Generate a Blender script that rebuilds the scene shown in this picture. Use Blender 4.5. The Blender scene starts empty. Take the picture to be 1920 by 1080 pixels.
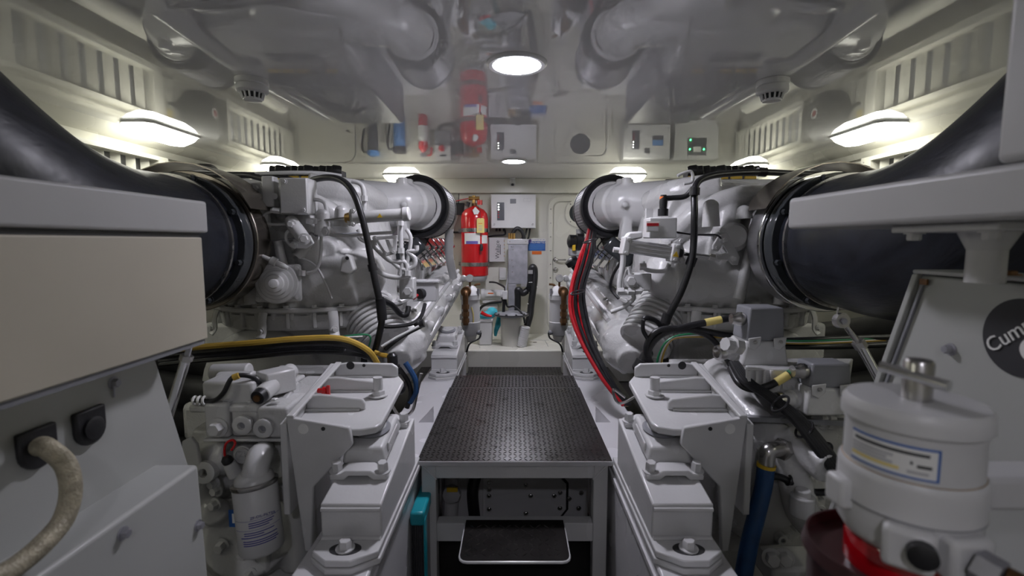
import bpy, bmesh, math, random
from mathutils import Vector, Matrix, Euler
random.seed(7)
PI = math.pi

# ------------------------------------------------------------------ camera / world / exposure
F, CX, VY = 900.0, 965.0, 454.0           # focal length and vanishing point of the 1920x1080 frame
CZ = 1.35                                  # eye height above the lower floor
PITCH = math.atan((540 - VY) / F)
sc = bpy.context.scene
C = sc.collection
cam = bpy.data.cameras.new('camera')
camo = bpy.data.objects.new('camera', cam)
C.objects.link(camo)
camo.location = (0, 0, CZ)
camo.rotation_euler = (PI / 2 - PITCH, 0, 0)
cam.sensor_width = 36
cam.lens = F / 1920 * 36
cam.shift_x = -(CX - 960) / 1920
cam.clip_start = 0.02
cam.dof.use_dof = True
cam.dof.focus_distance = 2.9
cam.dof.aperture_fstop = 3.6
sc.camera = camo
world = bpy.data.worlds.new('world')
sc.world = world
world.use_nodes = True
world.node_tree.nodes['Background'].inputs[0].default_value = (0.5, 0.5, 0.5, 1)
world.node_tree.nodes['Background'].inputs[1].default_value = 0.05
vs = sc.view_settings
vs.view_transform = 'Standard'
vs.look = 'None'
vs.gamma = 1
vs.use_curve_mapping = False
vs.exposure = 1.95
sc.cycles.max_bounces = 5
sc.cycles.diffuse_bounces = 3
sc.cycles.glossy_bounces = 3
sc.cycles.transmission_bounces = 1
sc.cycles.caustics_reflective = False
sc.cycles.caustics_refractive = False
sc.cycles.sample_clamp_indirect = 4.0
sc.cycles.adaptive_threshold = 0.025
LAMP_E = 3.2        # side lamps
DOWN_E = 44.0        # ceiling downlights

# ------------------------------------------------------------------ helpers
def W(px, py, Y):
    """point at forward distance Y seen at a pixel of the 1920x1080 frame (eye at origin)"""
    dx, dy = (px - CX) / F, (540 - py) / F
    c, s = math.cos(PITCH), math.sin(PITCH)
    d = Vector((dx, c + dy * s, -s + dy * c))
    return d * (Y / d.y)
def Wz(px, py, z):
    d = W(px, py, 1.0)
    return d * (z / d.z)
def Wx(px, py, x):
    d = W(px, py, 1.0)
    return d * (x / d.x)
def A(px, py, Y):
    p = W(px, py, Y)
    return Vector((abs(p.x), p.y, p.z))
CEIL = W(CX, 335.7, 5.4).z
FLOOR = -CZ
def SM(s):
    return Matrix.Diagonal((s, 1, 1, 1))

def frame_of(d):
    d = Vector(d).normalized()
    up = Vector((0, 0, 1)) if abs(d.z) < 0.95 else Vector((0, 1, 0))
    u = d.cross(up).normalized()
    return u, u.cross(d).normalized(), d

def smooth_path(pts, sub):
    pts = [Vector(p) for p in pts]
    if sub <= 1 or len(pts) < 3:
        return pts
    out = []
    n = len(pts)
    for i in range(n - 1):
        p0, p1, p2, p3 = pts[max(i - 1, 0)], pts[i], pts[i + 1], pts[min(i + 2, n - 1)]
        for k in range(sub):
            t = k / sub
            out.append(0.5 * ((2 * p1) + (-p0 + p2) * t + (2 * p0 - 5 * p1 + 4 * p2 - p3) * t * t + (-p0 + 3 * p1 - 3 * p2 + p3) * t ** 3))
    out.append(pts[-1])
    return out

class MB:
    def __init__(self, M=None):
        self.bm = bmesh.new()
        self.M = M if M is not None else Matrix()
    def v(self, co):
        return self.bm.verts.new(self.M @ Vector(co))
    def f(self, vs_):
        try:
            return self.bm.faces.new(vs_)
        except ValueError:
            return None
    def hexa(self, p):
        """eight corners: bottom four round, top four round"""
        v = [self.v(c) for c in p]
        for q in ((3, 2, 1, 0), (4, 5, 6, 7), (0, 1, 5, 4), (1, 2, 6, 5), (2, 3, 7, 6), (3, 0, 4, 7)):
            self.f([v[i] for i in q])
        return self
    def box(self, lo, hi):
        a, b = Vector(lo), Vector(hi)
        return self.hexa([(a.x, a.y, a.z), (b.x, a.y, a.z), (b.x, b.y, a.z), (a.x, b.y, a.z),
                          (a.x, a.y, b.z), (b.x, a.y, b.z), (b.x, b.y, b.z), (a.x, b.y, b.z)])
    def cbox(self, c, size, R=None):
        c = Vector(c); h = Vector(size) / 2
        R = R if R is not None else Matrix.Identity(3)
        pts = []
        for z in (-1, 1):
            for x, y in ((-1, -1), (1, -1), (1, 1), (-1, 1)):
                pts.append(c + R @ Vector((x * h.x, y * h.y, z * h.z)))
        return self.hexa(pts)
    def rings(self, rings, cap=True, closed=False):
        rv = [[self.v(c) for c in r] for r in rings]
        n = len(rv[0])
        m = len(rv)
        for i in range(m if closed else m - 1):
            a, b = rv[i], rv[(i + 1) % m]
            for k in range(n):
                self.f((a[k], a[(k + 1) % n], b[(k + 1) % n], b[k]))
        if cap and not closed:
            self.f(rv[0][::-1]); self.f(rv[-1])
        return self
    def tube(self, pts, r, n=10, sub=6, closed=False, flat=1.0):
        rad = r if isinstance(r, (list, tuple)) else None
        P = smooth_path(pts, sub)
        m = len(P)
        rr = []
        for i in range(m):
            if rad is None:
                rr.append(r)
            else:
                t = i / (m - 1) * (len(rad) - 1); k = min(int(t), len(rad) - 2); t -= k
                rr.append(rad[k] * (1 - t) + rad[k + 1] * t)
        u, w, d = frame_of(P[1] - P[0])
        R = []
        for i in range(m):
            t = (P[min(i + 1, m - 1)] - P[max(i - 1, 0)]).normalized()
            u = (u - t * u.dot(t)).normalized(); w = t.cross(u)
            R.append([P[i] + (u * math.cos(2 * PI * k / n) + w * flat * math.sin(2 * PI * k / n)) * rr[i] for k in range(n)])
        return self.rings(R)
    def cyl(self, p0, p1, r0, r1=None, n=20):
        p0, p1 = Vector(p0), Vector(p1)
        r1 = r0 if r1 is None else r1
        u, w, d = frame_of(p1 - p0)
        def ring(p, r):
            return [p + (u * math.cos(2 * PI * k / n) + w * math.sin(2 * PI * k / n)) * r for k in range(n)]
        return self.rings([ring(p0, r0), ring(p1, r1)])
    def lathe(self, prof, o, axis=(0, 0, 1), n=28, cap=True, closed=False, sx=1.0):
        o = Vector(o)
        u, w, d = frame_of(axis)
        R = [[o + d * h + (u * sx * math.cos(2 * PI * k / n) + w * math.sin(2 * PI * k / n)) * max(r, 1e-4) for k in range(n)] for r, h in prof]
        return self.rings(R, cap, closed)
    def torus(self, c, axis, Rr, r, n=28, m=8):
        return self.lathe([(Rr + r * math.cos(2 * PI * k / m), r * math.sin(2 * PI * k / m)) for k in range(m)], c, axis, n, closed=True)
    def prism(self, pts, vec):
        vec = Vector(vec)
        a = [self.v(p) for p in pts]
        b = [self.v(Vector(p) + vec) for p in pts]
        n = len(a)
        self.f(a[::-1]); self.f(b)
        for i in range(n):
            self.f((a[i], a[(i + 1) % n], b[(i + 1) % n], b[i]))
        return self
    def frame(self, outer, inner, vec):
        """a plate with a hole: outer and inner loops of equal count, extruded by vec"""
        vec = Vector(vec)
        oa = [self.v(p) for p in outer]; ob = [self.v(Vector(p) + vec) for p in outer]
        ia = [self.v(p) for p in inner]; ib = [self.v(Vector(p) + vec) for p in inner]
        n = len(oa)
        for i in range(n):
            j = (i + 1) % n
            self.f((oa[j], oa[i], ia[i], ia[j])); self.f((ob[i], ob[j], ib[j], ib[i]))
            self.f((oa[i], oa[j], ob[j], ob[i])); self.f((ia[j], ia[i], ib[i], ib[j]))
        return self
    def ball(self, c, r, sc_=(1, 1, 1), n=14):
        c = Vector(c)
        R = []
        m = max(6, n // 2)
        for i in range(m + 1):
            t = PI * i / m
            rr = max(math.sin(t), 1e-3)
            R.append([c + Vector((math.cos(2 * PI * k / n) * rr * r * sc_[0], math.sin(2 * PI * k / n) * rr * r * sc_[1], -math.cos(t) * r * sc_[2])) for k in range(n)])
        return self.rings(R)
    def quad(self, a, b, c, d):
        self.f([self.v(p) for p in (a, b, c, d)])
        return self

def rrect(w, h, r, n=5, cx=0, cy=0):
    out = []
    for (sx, sy, a0) in ((1, 1, 0), (-1, 1, 90), (-1, -1, 180), (1, -1, 270)):
        for k in range(n + 1):
            a = math.radians(a0 + 90 * k / n)
            out.append((cx + sx * (w / 2 - r) + r * math.cos(a), cy + sy * (h / 2 - r) + r * math.sin(a)))
    return out
def circ(r, n=24, cx=0, cy=0):
    return [(cx + r * math.cos(2 * PI * k / n), cy + r * math.sin(2 * PI * k / n)) for k in range(n)]
def xz(pts, y):
    return [(p[0], y, p[1]) for p in pts]
def yz(pts, x):
    return [(x, p[0], p[1]) for p in pts]
def xy(pts, z):
    return [(p[0], p[1], z) for p in pts]

ORG = {}
def finish(bm, sharp=38):
    bmesh.ops.recalc_face_normals(bm, faces=bm.faces[:])
    me = bpy.data.meshes.new('mesh')
    bm.to_mesh(me); bm.free()
    if len(me.polygons):
        me.polygons.foreach_set('use_smooth', [True] * len(me.polygons))
        me.set_sharp_from_angle(angle=math.radians(sharp))
    return me
def obj(name, mb, mat, parent=None, bevel=0.0, seg=2, remesh=0.0, smooth=0, sub=0, sharp=38, kind=None, label=None):
    bm = mb.bm
    co = [v.co for v in bm.verts]
    lo = Vector((min(c.x for c in co), min(c.y for c in co), min(c.z for c in co)))
    hi = Vector((max(c.x for c in co), max(c.y for c in co), max(c.z for c in co)))
    if parent is None:
        org = Vector(((lo.x + hi.x) / 2, (lo.y + hi.y) / 2, lo.z))
    else:
        org = (lo + hi) / 2
    bmesh.ops.translate(bm, verts=bm.verts[:], vec=-org)
    me = finish(bm, sharp)
    me.name = name
    me.materials.append(mat)
    o = bpy.data.objects.new(name, me)
    C.objects.link(o)
    ORG[o.name] = org.copy()
    if parent is None:
        o.location = org + Vector((0, 0, CZ))
    else:
        o.parent = parent
        o.location = org - ORG[parent.name]
    if remesh:
        md = o.modifiers.new('remesh', 'REMESH'); md.mode = 'VOXEL'; md.voxel_size = remesh; md.use_smooth_shade = True
    if smooth:
        md = o.modifiers.new('smooth', 'SMOOTH'); md.factor = 0.5; md.iterations = smooth
    if bevel:
        md = o.modifiers.new('bevel', 'BEVEL'); md.width = bevel; md.segments = seg; md.limit_method = 'ANGLE'; md.angle_limit = math.radians(40)
        md.harden_normals = False
    if sub:
        md = o.modifiers.new('sub', 'SUBSURF'); md.levels = sub; md.render_levels = sub
    if kind: o['kind'] = kind
    if label: o['label'] = label
    return o
def tag(o, label, cat, group=None, kind=None):
    o['label'] = label; o['category'] = cat
    if group: o['group'] = group
    if kind: o['kind'] = kind
    return o
def thing(name, label, cat, base, group=None):
    o = bpy.data.objects.new(name, None)
    C.objects.link(o)
    o.empty_display_size = 0.05
    b = Vector(base)
    o.location = b + Vector((0, 0, CZ))
    ORG[o.name] = b
    return tag(o, label, cat, group)
def struct(name, mb, mat, parent=None, **k):
    o = obj(name, mb, mat, parent, **k)
    o['kind'] = 'structure'
    return o
SHARED = {}
def piece(name, key, make, mat, p, d, parent, roll=None):
    """an instance of a shared small mesh built along +Z, put at p pointing along d"""
    k = (key, mat.name)
    if k not in SHARED:
        mb = MB(); make(mb)
        me = finish(mb.bm); me.name = name
        me.materials.append(mat)
        SHARED[k] = me
    o = bpy.data.objects.new(name, SHARED[k])
    C.objects.link(o)
    p = Vector(p)
    q = Vector((0, 0, 1)).rotation_difference(Vector(d).normalized())
    o.rotation_euler = q.to_euler()
    ORG[o.name] = p.copy()
    if parent is None:
        o.location = p + Vector((0, 0, CZ))
    else:
        o.parent = parent; o.location = p - ORG[parent.name]
    return o
def bolt(parent, p, d, r=0.012, h=None, mat=None, washer=True, name='bolt'):
    h = h or r * 0.9
    def mk(mb):
        if washer:
            mb.lathe([(r * 1.45, 0), (r * 1.45, r * .22)], (0, 0, 0), (0, 0, 1), 16)
        mb.lathe([(r, 0), (r, h * .85), (r * .86, h)], (0, 0, 0), (0, 0, 1), 6)
    return piece(name, ('bolt', round(r, 4), round(h, 4), washer), mk, mat or M['white'], p, d, parent)
def screw(parent, p, d, r=0.008, mat=None):
    def mk(mb):
        mb.lathe([(r, 0), (r, r * .35), (r * .75, r * .65), (r * .3, r * .7)], (0, 0, 0), (0, 0, 1), 12)
    return piece('screw', ('screw', round(r, 4)), mk, mat or M['steel'], p, d, parent)
def clone(o, parent=None, dloc=(0, 0, 0)):
    c = o.copy(); C.objects.link(c)
    c.parent = parent if parent is not None else o.parent
    c.location = o.location + Vector(dloc)
    ORG[c.name] = ORG[o.name] + Vector(dloc)
    return c
def lettering(txt, size, o, xd, yd, mat, parent, depth=0.0008, name='lettering', align='CENTER', sx=1.0, spacing=1.0):
    cu = bpy.data.curves.new('txt', 'FONT')
    cu.body = txt; cu.size = size; cu.align_x = align; cu.align_y = 'CENTER'
    cu.extrude = depth; cu.resolution_u = 3; cu.space_character = spacing
    t = bpy.data.objects.new('txt', cu)
    C.objects.link(t)
    bpy.context.view_layer.update()
    me = bpy.data.meshes.new_from_object(t.evaluated_get(bpy.context.evaluated_depsgraph_get()))
    bpy.data.objects.remove(t)
    xd, yd = Vector(xd).normalized(), Vector(yd).normalized()
    zd = xd.cross(yd)
    m4 = Matrix((xd * sx, yd, zd)).transposed().to_4x4()
    me.transform(m4)
    me.name = name
    me.materials.clear(); me.materials.append(mat)
    ob = bpy.data.objects.new(name, me)
    C.objects.link(ob)
    ob.parent = parent
    ob.location = Vector(o) - ORG[parent.name]
    ORG[ob.name] = Vector(o)
    return ob

# ------------------------------------------------------------------ materials
M = {}
def mat(key, col, rough=0.4, metal=0.0, var=0.06, scale=8.0, bump=0.0, bscale=60.0, coat=0.0, ior=1.5, emit=None, es=0.0, rvar=0.1, trans=0.0, stretch=None, dirt=None):
    m = bpy.data.materials.new(key)
    m.use_nodes = True
    nt = m.node_tree
    b = nt.nodes['Principled BSDF']
    tc = nt.nodes.new('ShaderNodeTexCoord')
    src = tc.outputs['Object']
    if stretch:
        mp = nt.nodes.new('ShaderNodeMapping'); mp.inputs['Scale'].default_value = stretch
        nt.links.new(src, mp.inputs[0]); src = mp.outputs[0]
    nz = nt.nodes.new('ShaderNodeTexNoise'); nz.inputs['Scale'].default_value = scale; nz.inputs['Detail'].default_value = 2
    nt.links.new(src, nz.inputs['Vector'])
    rp = nt.nodes.new('ShaderNodeValToRGB')
    rp.color_ramp.elements[0].position = 0.3; rp.color_ramp.elements[1].position = 0.7
    rp.color_ramp.elements[0].color = tuple(max(c * (1 - var), 0) for c in col) + (1,)
    rp.color_ramp.elements[1].color = tuple(min(c * (1 + var), 1) for c in col) + (1,)
    if dirt:
        e = rp.color_ramp.elements.new(0.12); e.color = dirt + (1,)
    nt.links.new(nz.outputs['Fac'], rp.inputs[0])
    nt.links.new(rp.outputs[0], b.inputs['Base Color'])
    mr = nt.nodes.new('ShaderNodeMapRange')
    mr.inputs['To Min'].default_value = max(rough - rvar, 0.02); mr.inputs['To Max'].default_value = min(rough + rvar, 1)
    nt.links.new(nz.outputs['Fac'], mr.inputs['Value'])
    nt.links.new(mr.outputs[0], b.inputs['Roughness'])
    b.inputs['Metallic'].default_value = metal
    b.inputs['IOR'].default_value = ior
    b.inputs['Coat Weight'].default_value = coat
    b.inputs['Coat Roughness'].default_value = 0.08
    b.inputs['Transmission Weight'].default_value = trans
    if bump:
        n2 = nt.nodes.new('ShaderNodeTexNoise'); n2.inputs['Scale'].default_value = bscale; n2.inputs['Detail'].default_value = 1
        nt.links.new(src, n2.inputs['Vector'])
        bp = nt.nodes.new('ShaderNodeBump'); bp.inputs['Strength'].default_value = bump; bp.inputs['Distance'].default_value = 0.004
        nt.links.new(n2.outputs['Fac'], bp.inputs['Height'])
        nt.links.new(bp.outputs[0], b.inputs['Normal'])
    if emit:
        b.inputs['Emission Color'].default_value = emit + (1,)
        b.inputs['Emission Strength'].default_value = es
    M[key] = m
    return m
mat('white', (.60, .60, .60), .24, var=.05, scale=5, bump=.10, bscale=90)
mat('cast', (.57, .57, .565), .27, var=.07, scale=6, bump=.28, bscale=120, dirt=(.42, .40, .36))
mat('wall', (.70, .69, .62), .27, var=.02, scale=2, bump=.03, bscale=12)
mat('bed', (.62, .615, .63), .28, var=.03, scale=3, bump=.06, bscale=30)
mat('ceiling', (.84, .84, .845), .015, var=.015, scale=2, ior=2.35, rvar=.0)
mat('cream', (.54, .50, .405), .48, var=.03, scale=4, bump=.05, bscale=60)
mat('panel', (.46, .47, .45), .42, var=.03, scale=4, bump=.04, bscale=60)
mat('slab', (.48, .48, .48), .42, var=.03, scale=4, bump=.04)
mat('plate_dark', (.020, .018, .017), .30, var=.25, scale=9, metal=.25, rvar=.10)
mat('lug', (.035, .032, .03), .26, var=.3, scale=20, metal=.35)
mat('rubber', (.014, .014, .016), .45, var=.3, scale=20, bump=.1, bscale=150)
mat('hose_wrap', (.011, .013, .020), .38, var=.45, scale=9, bump=.22, bscale=26, stretch=(9, 1.2, 1.2), rvar=.14)
mat('cable', (.013, .013, .015), .38, var=.3, scale=30)
mat('mesh_drum', (.26, .255, .27), .5, var=.08, scale=60, metal=.4)
mat('steel', (.50, .49, .48), .28, metal=1, var=.1, scale=12)
mat('chrome', (.72, .72, .72), .10, metal=1, var=.06, scale=20)
mat('alu', (.66, .66, .68), .33, metal=.9, var=.06, scale=10, stretch=(1, 1, 8))
mat('zinc', (.42, .42, .46), .42, metal=.55, var=.14, scale=16, bump=.05)
mat('clamp', (.30, .27, .235), .24, metal=.9, var=.12, scale=7)
mat('brass', (.46, .29, .10), .35, metal=.85, var=.2, scale=18)
mat('bronze', (.17, .085, .035), .45, metal=.6, var=.3, scale=22, bump=.2)
mat('red', (.62, .012, .016), .22, var=.08, scale=6, coat=.4)
mat('red_cable', (.45, .012, .02), .4, var=.15, scale=20)
mat('green_cable', (.02, .22, .09), .4, var=.1)
mat('yellow', (.72, .47, .03), .42, var=.1)
mat('tag_yellow', (.80, .66, .22), .6, var=.05)
mat('yellow_cable', (.55, .36, .06), .42, var=.15)
mat('blue', (.03, .12, .42), .45, var=.1)
mat('blue_hose', (.018, .075, .21), .5, var=.18, scale=20, bump=.15)
mat('sky_blue', (.10, .28, .66), .35, var=.06)
mat('teal', (.01, .27, .33), .35, var=.1)
mat('teal_rag', (.06, .45, .55), .8, var=.2, scale=20, bump=.4)
mat('orange', (.78, .17, .02), .5, var=.05)
mat('grey', (.25, .255, .275), .38, var=.08, scale=10, bump=.05)
mat('lightgrey', (.52, .52, .53), .4, var=.05)
mat('dark', (.02, .02, .022), .5, var=.2)
mat('floor_dark', (.030, .028, .027), .55, var=.35, scale=7, bump=.2, bscale=20)
mat('plastic_white', (.64, .64, .64), .38, var=.03)
mat('paper', (.82, .82, .80), .6, var=.02)
mat('ink', (.03, .03, .035), .6, var=.1)
mat('ink_blue', (.06, .06, .30), .6, var=.1)
mat('label_purple', (.16, .13, .45), .6, var=.05)
mat('braid', (.40, .36, .26), .55, var=.25, scale=60, bump=.5, bscale=200, metal=.2)
mat('bowl_red', (.50, .004, .012), .12, var=.1, coat=.5)
mat('maroon', (.055, .018, .02), .35, var=.2)
mat('glass_dark', (.05, .055, .06), .06, var=.1)
mat('strip', (.07, .075, .09), .35, var=.1)
mat('bucket', (.64, .63, .58), .38, var=.03)
mat('lamp', (1, 1, 1), .4, emit=(1.0, .985, .86), es=LAMP_E)
mat('downlight', (1, 1, 1), .4, emit=(.90, .88, 1.0), es=DOWN_E)
mat('led', (.05, .8, .15), .4, emit=(.05, 1.0, .2), es=4.0)
mat('led_white', (.9, .9, .9), .4, emit=(1, 1, .9), es=2.0)
# ------------------------------------------------------------------ the room
XW = 2.47
YR = 5.4
YB = -1.6
struct('floor', MB().box((-XW, YB, FLOOR - .05), (XW, YR, FLOOR)), M['floor_dark'])
struct('ceiling', MB().box((-XW, YB, CEIL), (XW, YR, CEIL + .06)), M['ceiling'])
struct('wall_left', MB().box((-XW - .06, YB, FLOOR), (-XW, YR, CEIL)), M['wall'])
struct('wall_right', MB().box((XW, YB, FLOOR), (XW + .06, YR, CEIL)), M['wall'])
struct('wall_rear', MB().box((-XW, YR, FLOOR), (XW, YR + .06, CEIL)), M['wall'])
struct('wall_front', MB().box((-XW, YB - .06, FLOOR), (XW, YB, CEIL)), M['wall'])
beam_z = W(CX, 362, YR - .06).z
struct('trim_1', MB().box((-XW + .09, YR - .06, beam_z), (XW - .09, YR, CEIL)), M['wall'], bevel=.008)
for s, nm in ((-1, 'trim_2'), (1, 'trim_3')):
    mb = MB(SM(s))
    mb.prism([(XW, YB, CEIL - .11), (XW - .03, YB, CEIL - .11), (XW - .045, YB, CEIL - .07), (XW - .10, YB, CEIL - .045), (XW - .13, YB, CEIL), (XW, YB, CEIL)], (0, YR - YB, 0))
    struct(nm, mb, M['wall'])
# raised sole behind the platform and the ledge under the rear wall
SOLE = Wz(965, 690, -1.2)
sole_z = -1.2
LY = Wz(965, 688, sole_z).y
ledge_z = W(965, 657, LY).z
struct('floor_raised', MB().box((-.9, 2.95, FLOOR), (.9, LY, sole_z)), M['plate_dark'])
struct('trim_4', MB().box((-XW, LY, FLOOR), (XW, YR, ledge_z)), M['wall'], bevel=.01)
ledge = bpy.data.objects['trim_4']
for (pa, pb) in (((893, 638), (1030, 638)), ((900, 652), (895, 640)), ((961, 652), (961, 643)), ((1028, 650), (1022, 638))):
    a_, b_ = Wz(pa[0], pa[1], ledge_z), Wz(pb[0], pb[1], ledge_z)
    obj('hatch_seam', MB().tube([a_, b_], .0025, 6, 1), M['grey'], ledge)
# engine beds
BED = -.83
BX = .366
for s, nm in ((-1, 'engine_bed_left'), (1, 'engine_bed_right')):
    mb = MB(SM(s)); mb.box((BX, .75, FLOOR), (.56, 3.55, BED))
    o = struct(nm, mb, M['bed'], bevel=.006)
    tag(o, 'long white engine bed girder ' + ('left' if s < 0 else 'right') + ' of the chequered platform', 'girder', 'engine bed girders', 'structure')
    mb = MB(SM(s)); mb.box((BX - .006, 1.0, BED - .045), (BX, 3.5, BED - .03)); obj('edge_seam', mb, M['bed'], o)
    for yy in (2.15,):
        mb = MB(SM(s)); mb.prism([(.375, yy, BED), (.445, yy, BED), (.375, yy, BED + .075)], (0, .012, 0)); obj('gusset', mb, M['bed'], o)

# louvred vents in the side walls
def louvre(s, y0, y1, z0, z1, n, label, cover=.42):
    X = XW - .012
    t = thing('louvre_vent', label, 'vent', (s * XW, (y0 + y1) / 2, z0), 'louvred wall vents')
    b = .045
    mb = MB(SM(s)); mb.frame([(X, y0, z0), (X, y1, z0), (X, y1, z1), (X, y0, z1)], [(X, y0 + b, z0 + b), (X, y1 - b * 2, z0 + b), (X, y1 - b * 2, z1 - b * .6), (X, y0 + b, z1 - b * .6)], (-.085, 0, 0))
    obj('vent_frame', mb, M['wall'], t, bevel=.003)
    mb = MB(SM(s)); mb.box((X + .009, y0 + .02, z0 + .02), (X + .0115, y1 - .02, z1 - .02)); obj('vent_backing', mb, M['grey'], t)
    st = (y1 - y0 - 3 * b) / n
    first = None
    for k in range(n):
        y = y0 + b + st * (k + .5)
        if first is None:
            mb = MB(SM(s))
            mb.cbox((X + .002 - .034, y, (z0 + z1) / 2 + .009), (.006, st * cover, z1 - z0 - b * 1.6), Matrix.Rotation(math.radians(42), 3, 'Z'))
            first = obj('slat', mb, M['wall'], t)
        else:
            clone(first, t, (0, st * k, 0))
    for yy in (y0 + .02, y1 - .03):
        for zz in (z0 + .03, (z0 + z1) / 2, z1 - .03):
            screw(t, (s * (X - .085), yy, zz), (-s, 0, 0), .005)
LZ0, LZ1 = .22, CEIL - .125
louvre(-1, 1.0, 3.36, LZ0, LZ1, 19, 'long louvred vent on left wall above the black hose')
louvre(-1, 4.08, 5.28, LZ0, LZ1, 10, 'short louvred vent on left wall by rear bulkhead', .30)
louvre(1, 1.0, 3.36, LZ0, LZ1, 19, 'long louvred vent on right wall above the black hose')
louvre(1, 4.08, 5.28, LZ0, LZ1, 10, 'short louvred vent on right wall by rear bulkhead', .30)
for s, w in ((-1, 'left'), (1, 'right')):
    t = thing('wall_fan', f'round black fan housing on {w} wall between two louvred vents', 'fan', (s * XW, 3.82, .25), 'round wall fans')
    zc = .42
    mb = MB(SM(s)); mb.lathe([(.185, 0), (.19, .02), (.185, .10), (.15, .125), (.06, .13)], (XW, 3.82, zc), (-1, 0, 0), 36); obj('fan_housing', mb, M['rubber'], t)
    mb = MB(SM(s)); mb.lathe([(.04, 0), (.04, .003)], (XW - .13, 3.86, zc - .03), (-1, 0, 0), 24); obj('round_sticker', mb, M['paper'], t)
    mb = MB(SM(s)); mb.lathe([(.024, 0), (.024, .002)], (XW - .133, 3.86, zc - .03), (-1, 0, 0), 7); obj('sticker_emblem', mb, M['red_cable'], t)
    mb = MB(SM(s)); mb.tube([(XW - .04, 3.64, zc), (XW - .05, 3.58, zc + .01), (XW - .03, 3.52, zc - .01), (XW - .01, 3.46, zc)], .012, 8); obj('cable', mb, M['cable'], t)
    mb = MB(SM(s)); mb.box((XW - .03, 3.45, .24), (XW, 3.55, LZ1)); jb = obj('junction_plate', mb, M['wall'], t, bevel=.004)
    mb = MB(SM(s)); mb.box((XW - .034, 3.475, .46), (XW - .03, 3.525, .54)); obj('sticker', mb, M['tag_yellow'], jb)
    # pipe run along the wall below the vents
    mb = MB(SM(s)); mb.tube([(XW - .16, .8, .05), (XW - .16, 4.9, .05)], .075, 20, 1)
    p = obj('wall_pipe', mb, M['wall']); tag(p, f'thick white pipe along {w} wall under the louvred vents', 'pipe', 'wall pipes')

# ceiling lamps
def lamp(p, along, label, L=.46, Wd=.19):
    d = Vector(along); e = Vector((d.y, -d.x, 0))
    p = Vector(p)
    t = thing('bulkhead_lamp', label, 'lamp', p - Vector((0, 0, .08)), 'hexagonal ceiling lamps')
    def ring(l, w, z):
        c = .035
        return [p + d * a + e * b_ + Vector((0, 0, z)) for a, b_ in ((-l / 2, -w / 2 + c), (-l / 2 + c, -w / 2), (l / 2 - c, -w / 2), (l / 2, -w / 2 + c), (l / 2, w / 2 - c), (l / 2 - c, w / 2), (-l / 2 + c, w / 2), (-l / 2, w / 2 - c))]
    mb = MB(); mb.rings([ring(L + .012, Wd + .012, -.001), ring(L + .012, Wd + .012, -.012)]); obj('lamp_base', mb, M['plastic_white'], t)
    mb = MB(); mb.rings([ring(L, Wd, -.0125), ring(L * .93, Wd * .86, -.04), ring(L * .74, Wd * .52, -.072)]); obj('diffuser', mb, M['lamp'], t)
for s, w in ((-1, 'left'), (1, 'right')):
    lamp((s * 2.18, 3.05, CEIL), (0, 1, 0), f'lit hexagonal lamp at {w} ceiling edge nearest the camera')
    lamp((s * 2.16, 4.55, CEIL), (0, 1, 0), f'lit hexagonal lamp at {w} ceiling edge by short vent')
    lamp((s * 1.17, 5.06, CEIL), (1, 0, 0), f'lit hexagonal lamp along rear bulkhead behind {w} air filter', .36, .16)
    lamp((s * 2.18, 1.55, CEIL), (0, 1, 0), f'lit hexagonal lamp at {w} ceiling edge outside the picture')
    lamp((s * 2.18, .05, CEIL), (0, 1, 0), f'lit hexagonal lamp at {w} ceiling edge beside the camera')
def downlight(x, y, r, label):
    t = thing('downlight', label, 'lamp', (x, y, CEIL - .02), 'round ceiling downlights')
    mb = MB(); mb.lathe([(r, 0), (r, -.006), (r * .93, -.014), (r * .80, -.012), (r * .80, -.001)], (x, y, CEIL), (0, 0, 1), 48, cap=False); obj('bezel', mb, M['plastic_white'], t)
    mb = MB(); mb.lathe([(r * .795, -.001), (r * .795, -.007)], (x, y, CEIL), (0, 0, 1), 32); obj('lens', mb, M['downlight'], t)
p = Wz(969, 118, CEIL); downlight(p.x, p.y, .118, 'large round ceiling downlight over the chequered platform')
p = Wz(963, 301, CEIL); downlight(p.x, p.y, .118, 'round ceiling downlight near the rear bulkhead')
downlight(0, -.8, .085, 'unseen round downlight added behind the camera')  # unseen lamp, added to brighten the near parts
def smoke(px, py, label):
    p = Wz(px, py, CEIL)
    t = thing('smoke_detector', label, 'smoke detector', p - Vector((0, 0, .09)), 'smoke detectors')
    mb = MB(); mb.lathe([(.066, -.001), (.066, -.022), (.062, -.026), (.064, -.028), (.064, -.05), (.058, -.056), (.046, -.058)], p, (0, 0, 1), 32); obj('body', mb, M['plastic_white'], t)
    mb = MB(); mb.lathe([(.040, -.057), (.034, -.079)], p, (0, 0, 1), 24); obj('chamber', mb, M['dark'], t)
    first = None
    for k in range(14):
        a = 2 * PI * k / 14
        mb = MB(); d = Vector((math.cos(a), math.sin(a), 0))
        mb.tube([p + d * .046 + Vector((0, 0, -.057)), p + d * .038 + Vector((0, 0, -.083))], .0042, 5, 1); obj('rib', mb, M['plastic_white'], t)
    mb = MB(); mb.lathe([(.039, -.080), (.036, -.088), (.02, -.091)], p, (0, 0, 1), 24); obj('cap', mb, M['plastic_white'], t)
smoke(472, 149, 'white smoke detector on ceiling above the left engine')
smoke(1449, 151, 'white smoke detector on ceiling above the right engine')
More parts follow.
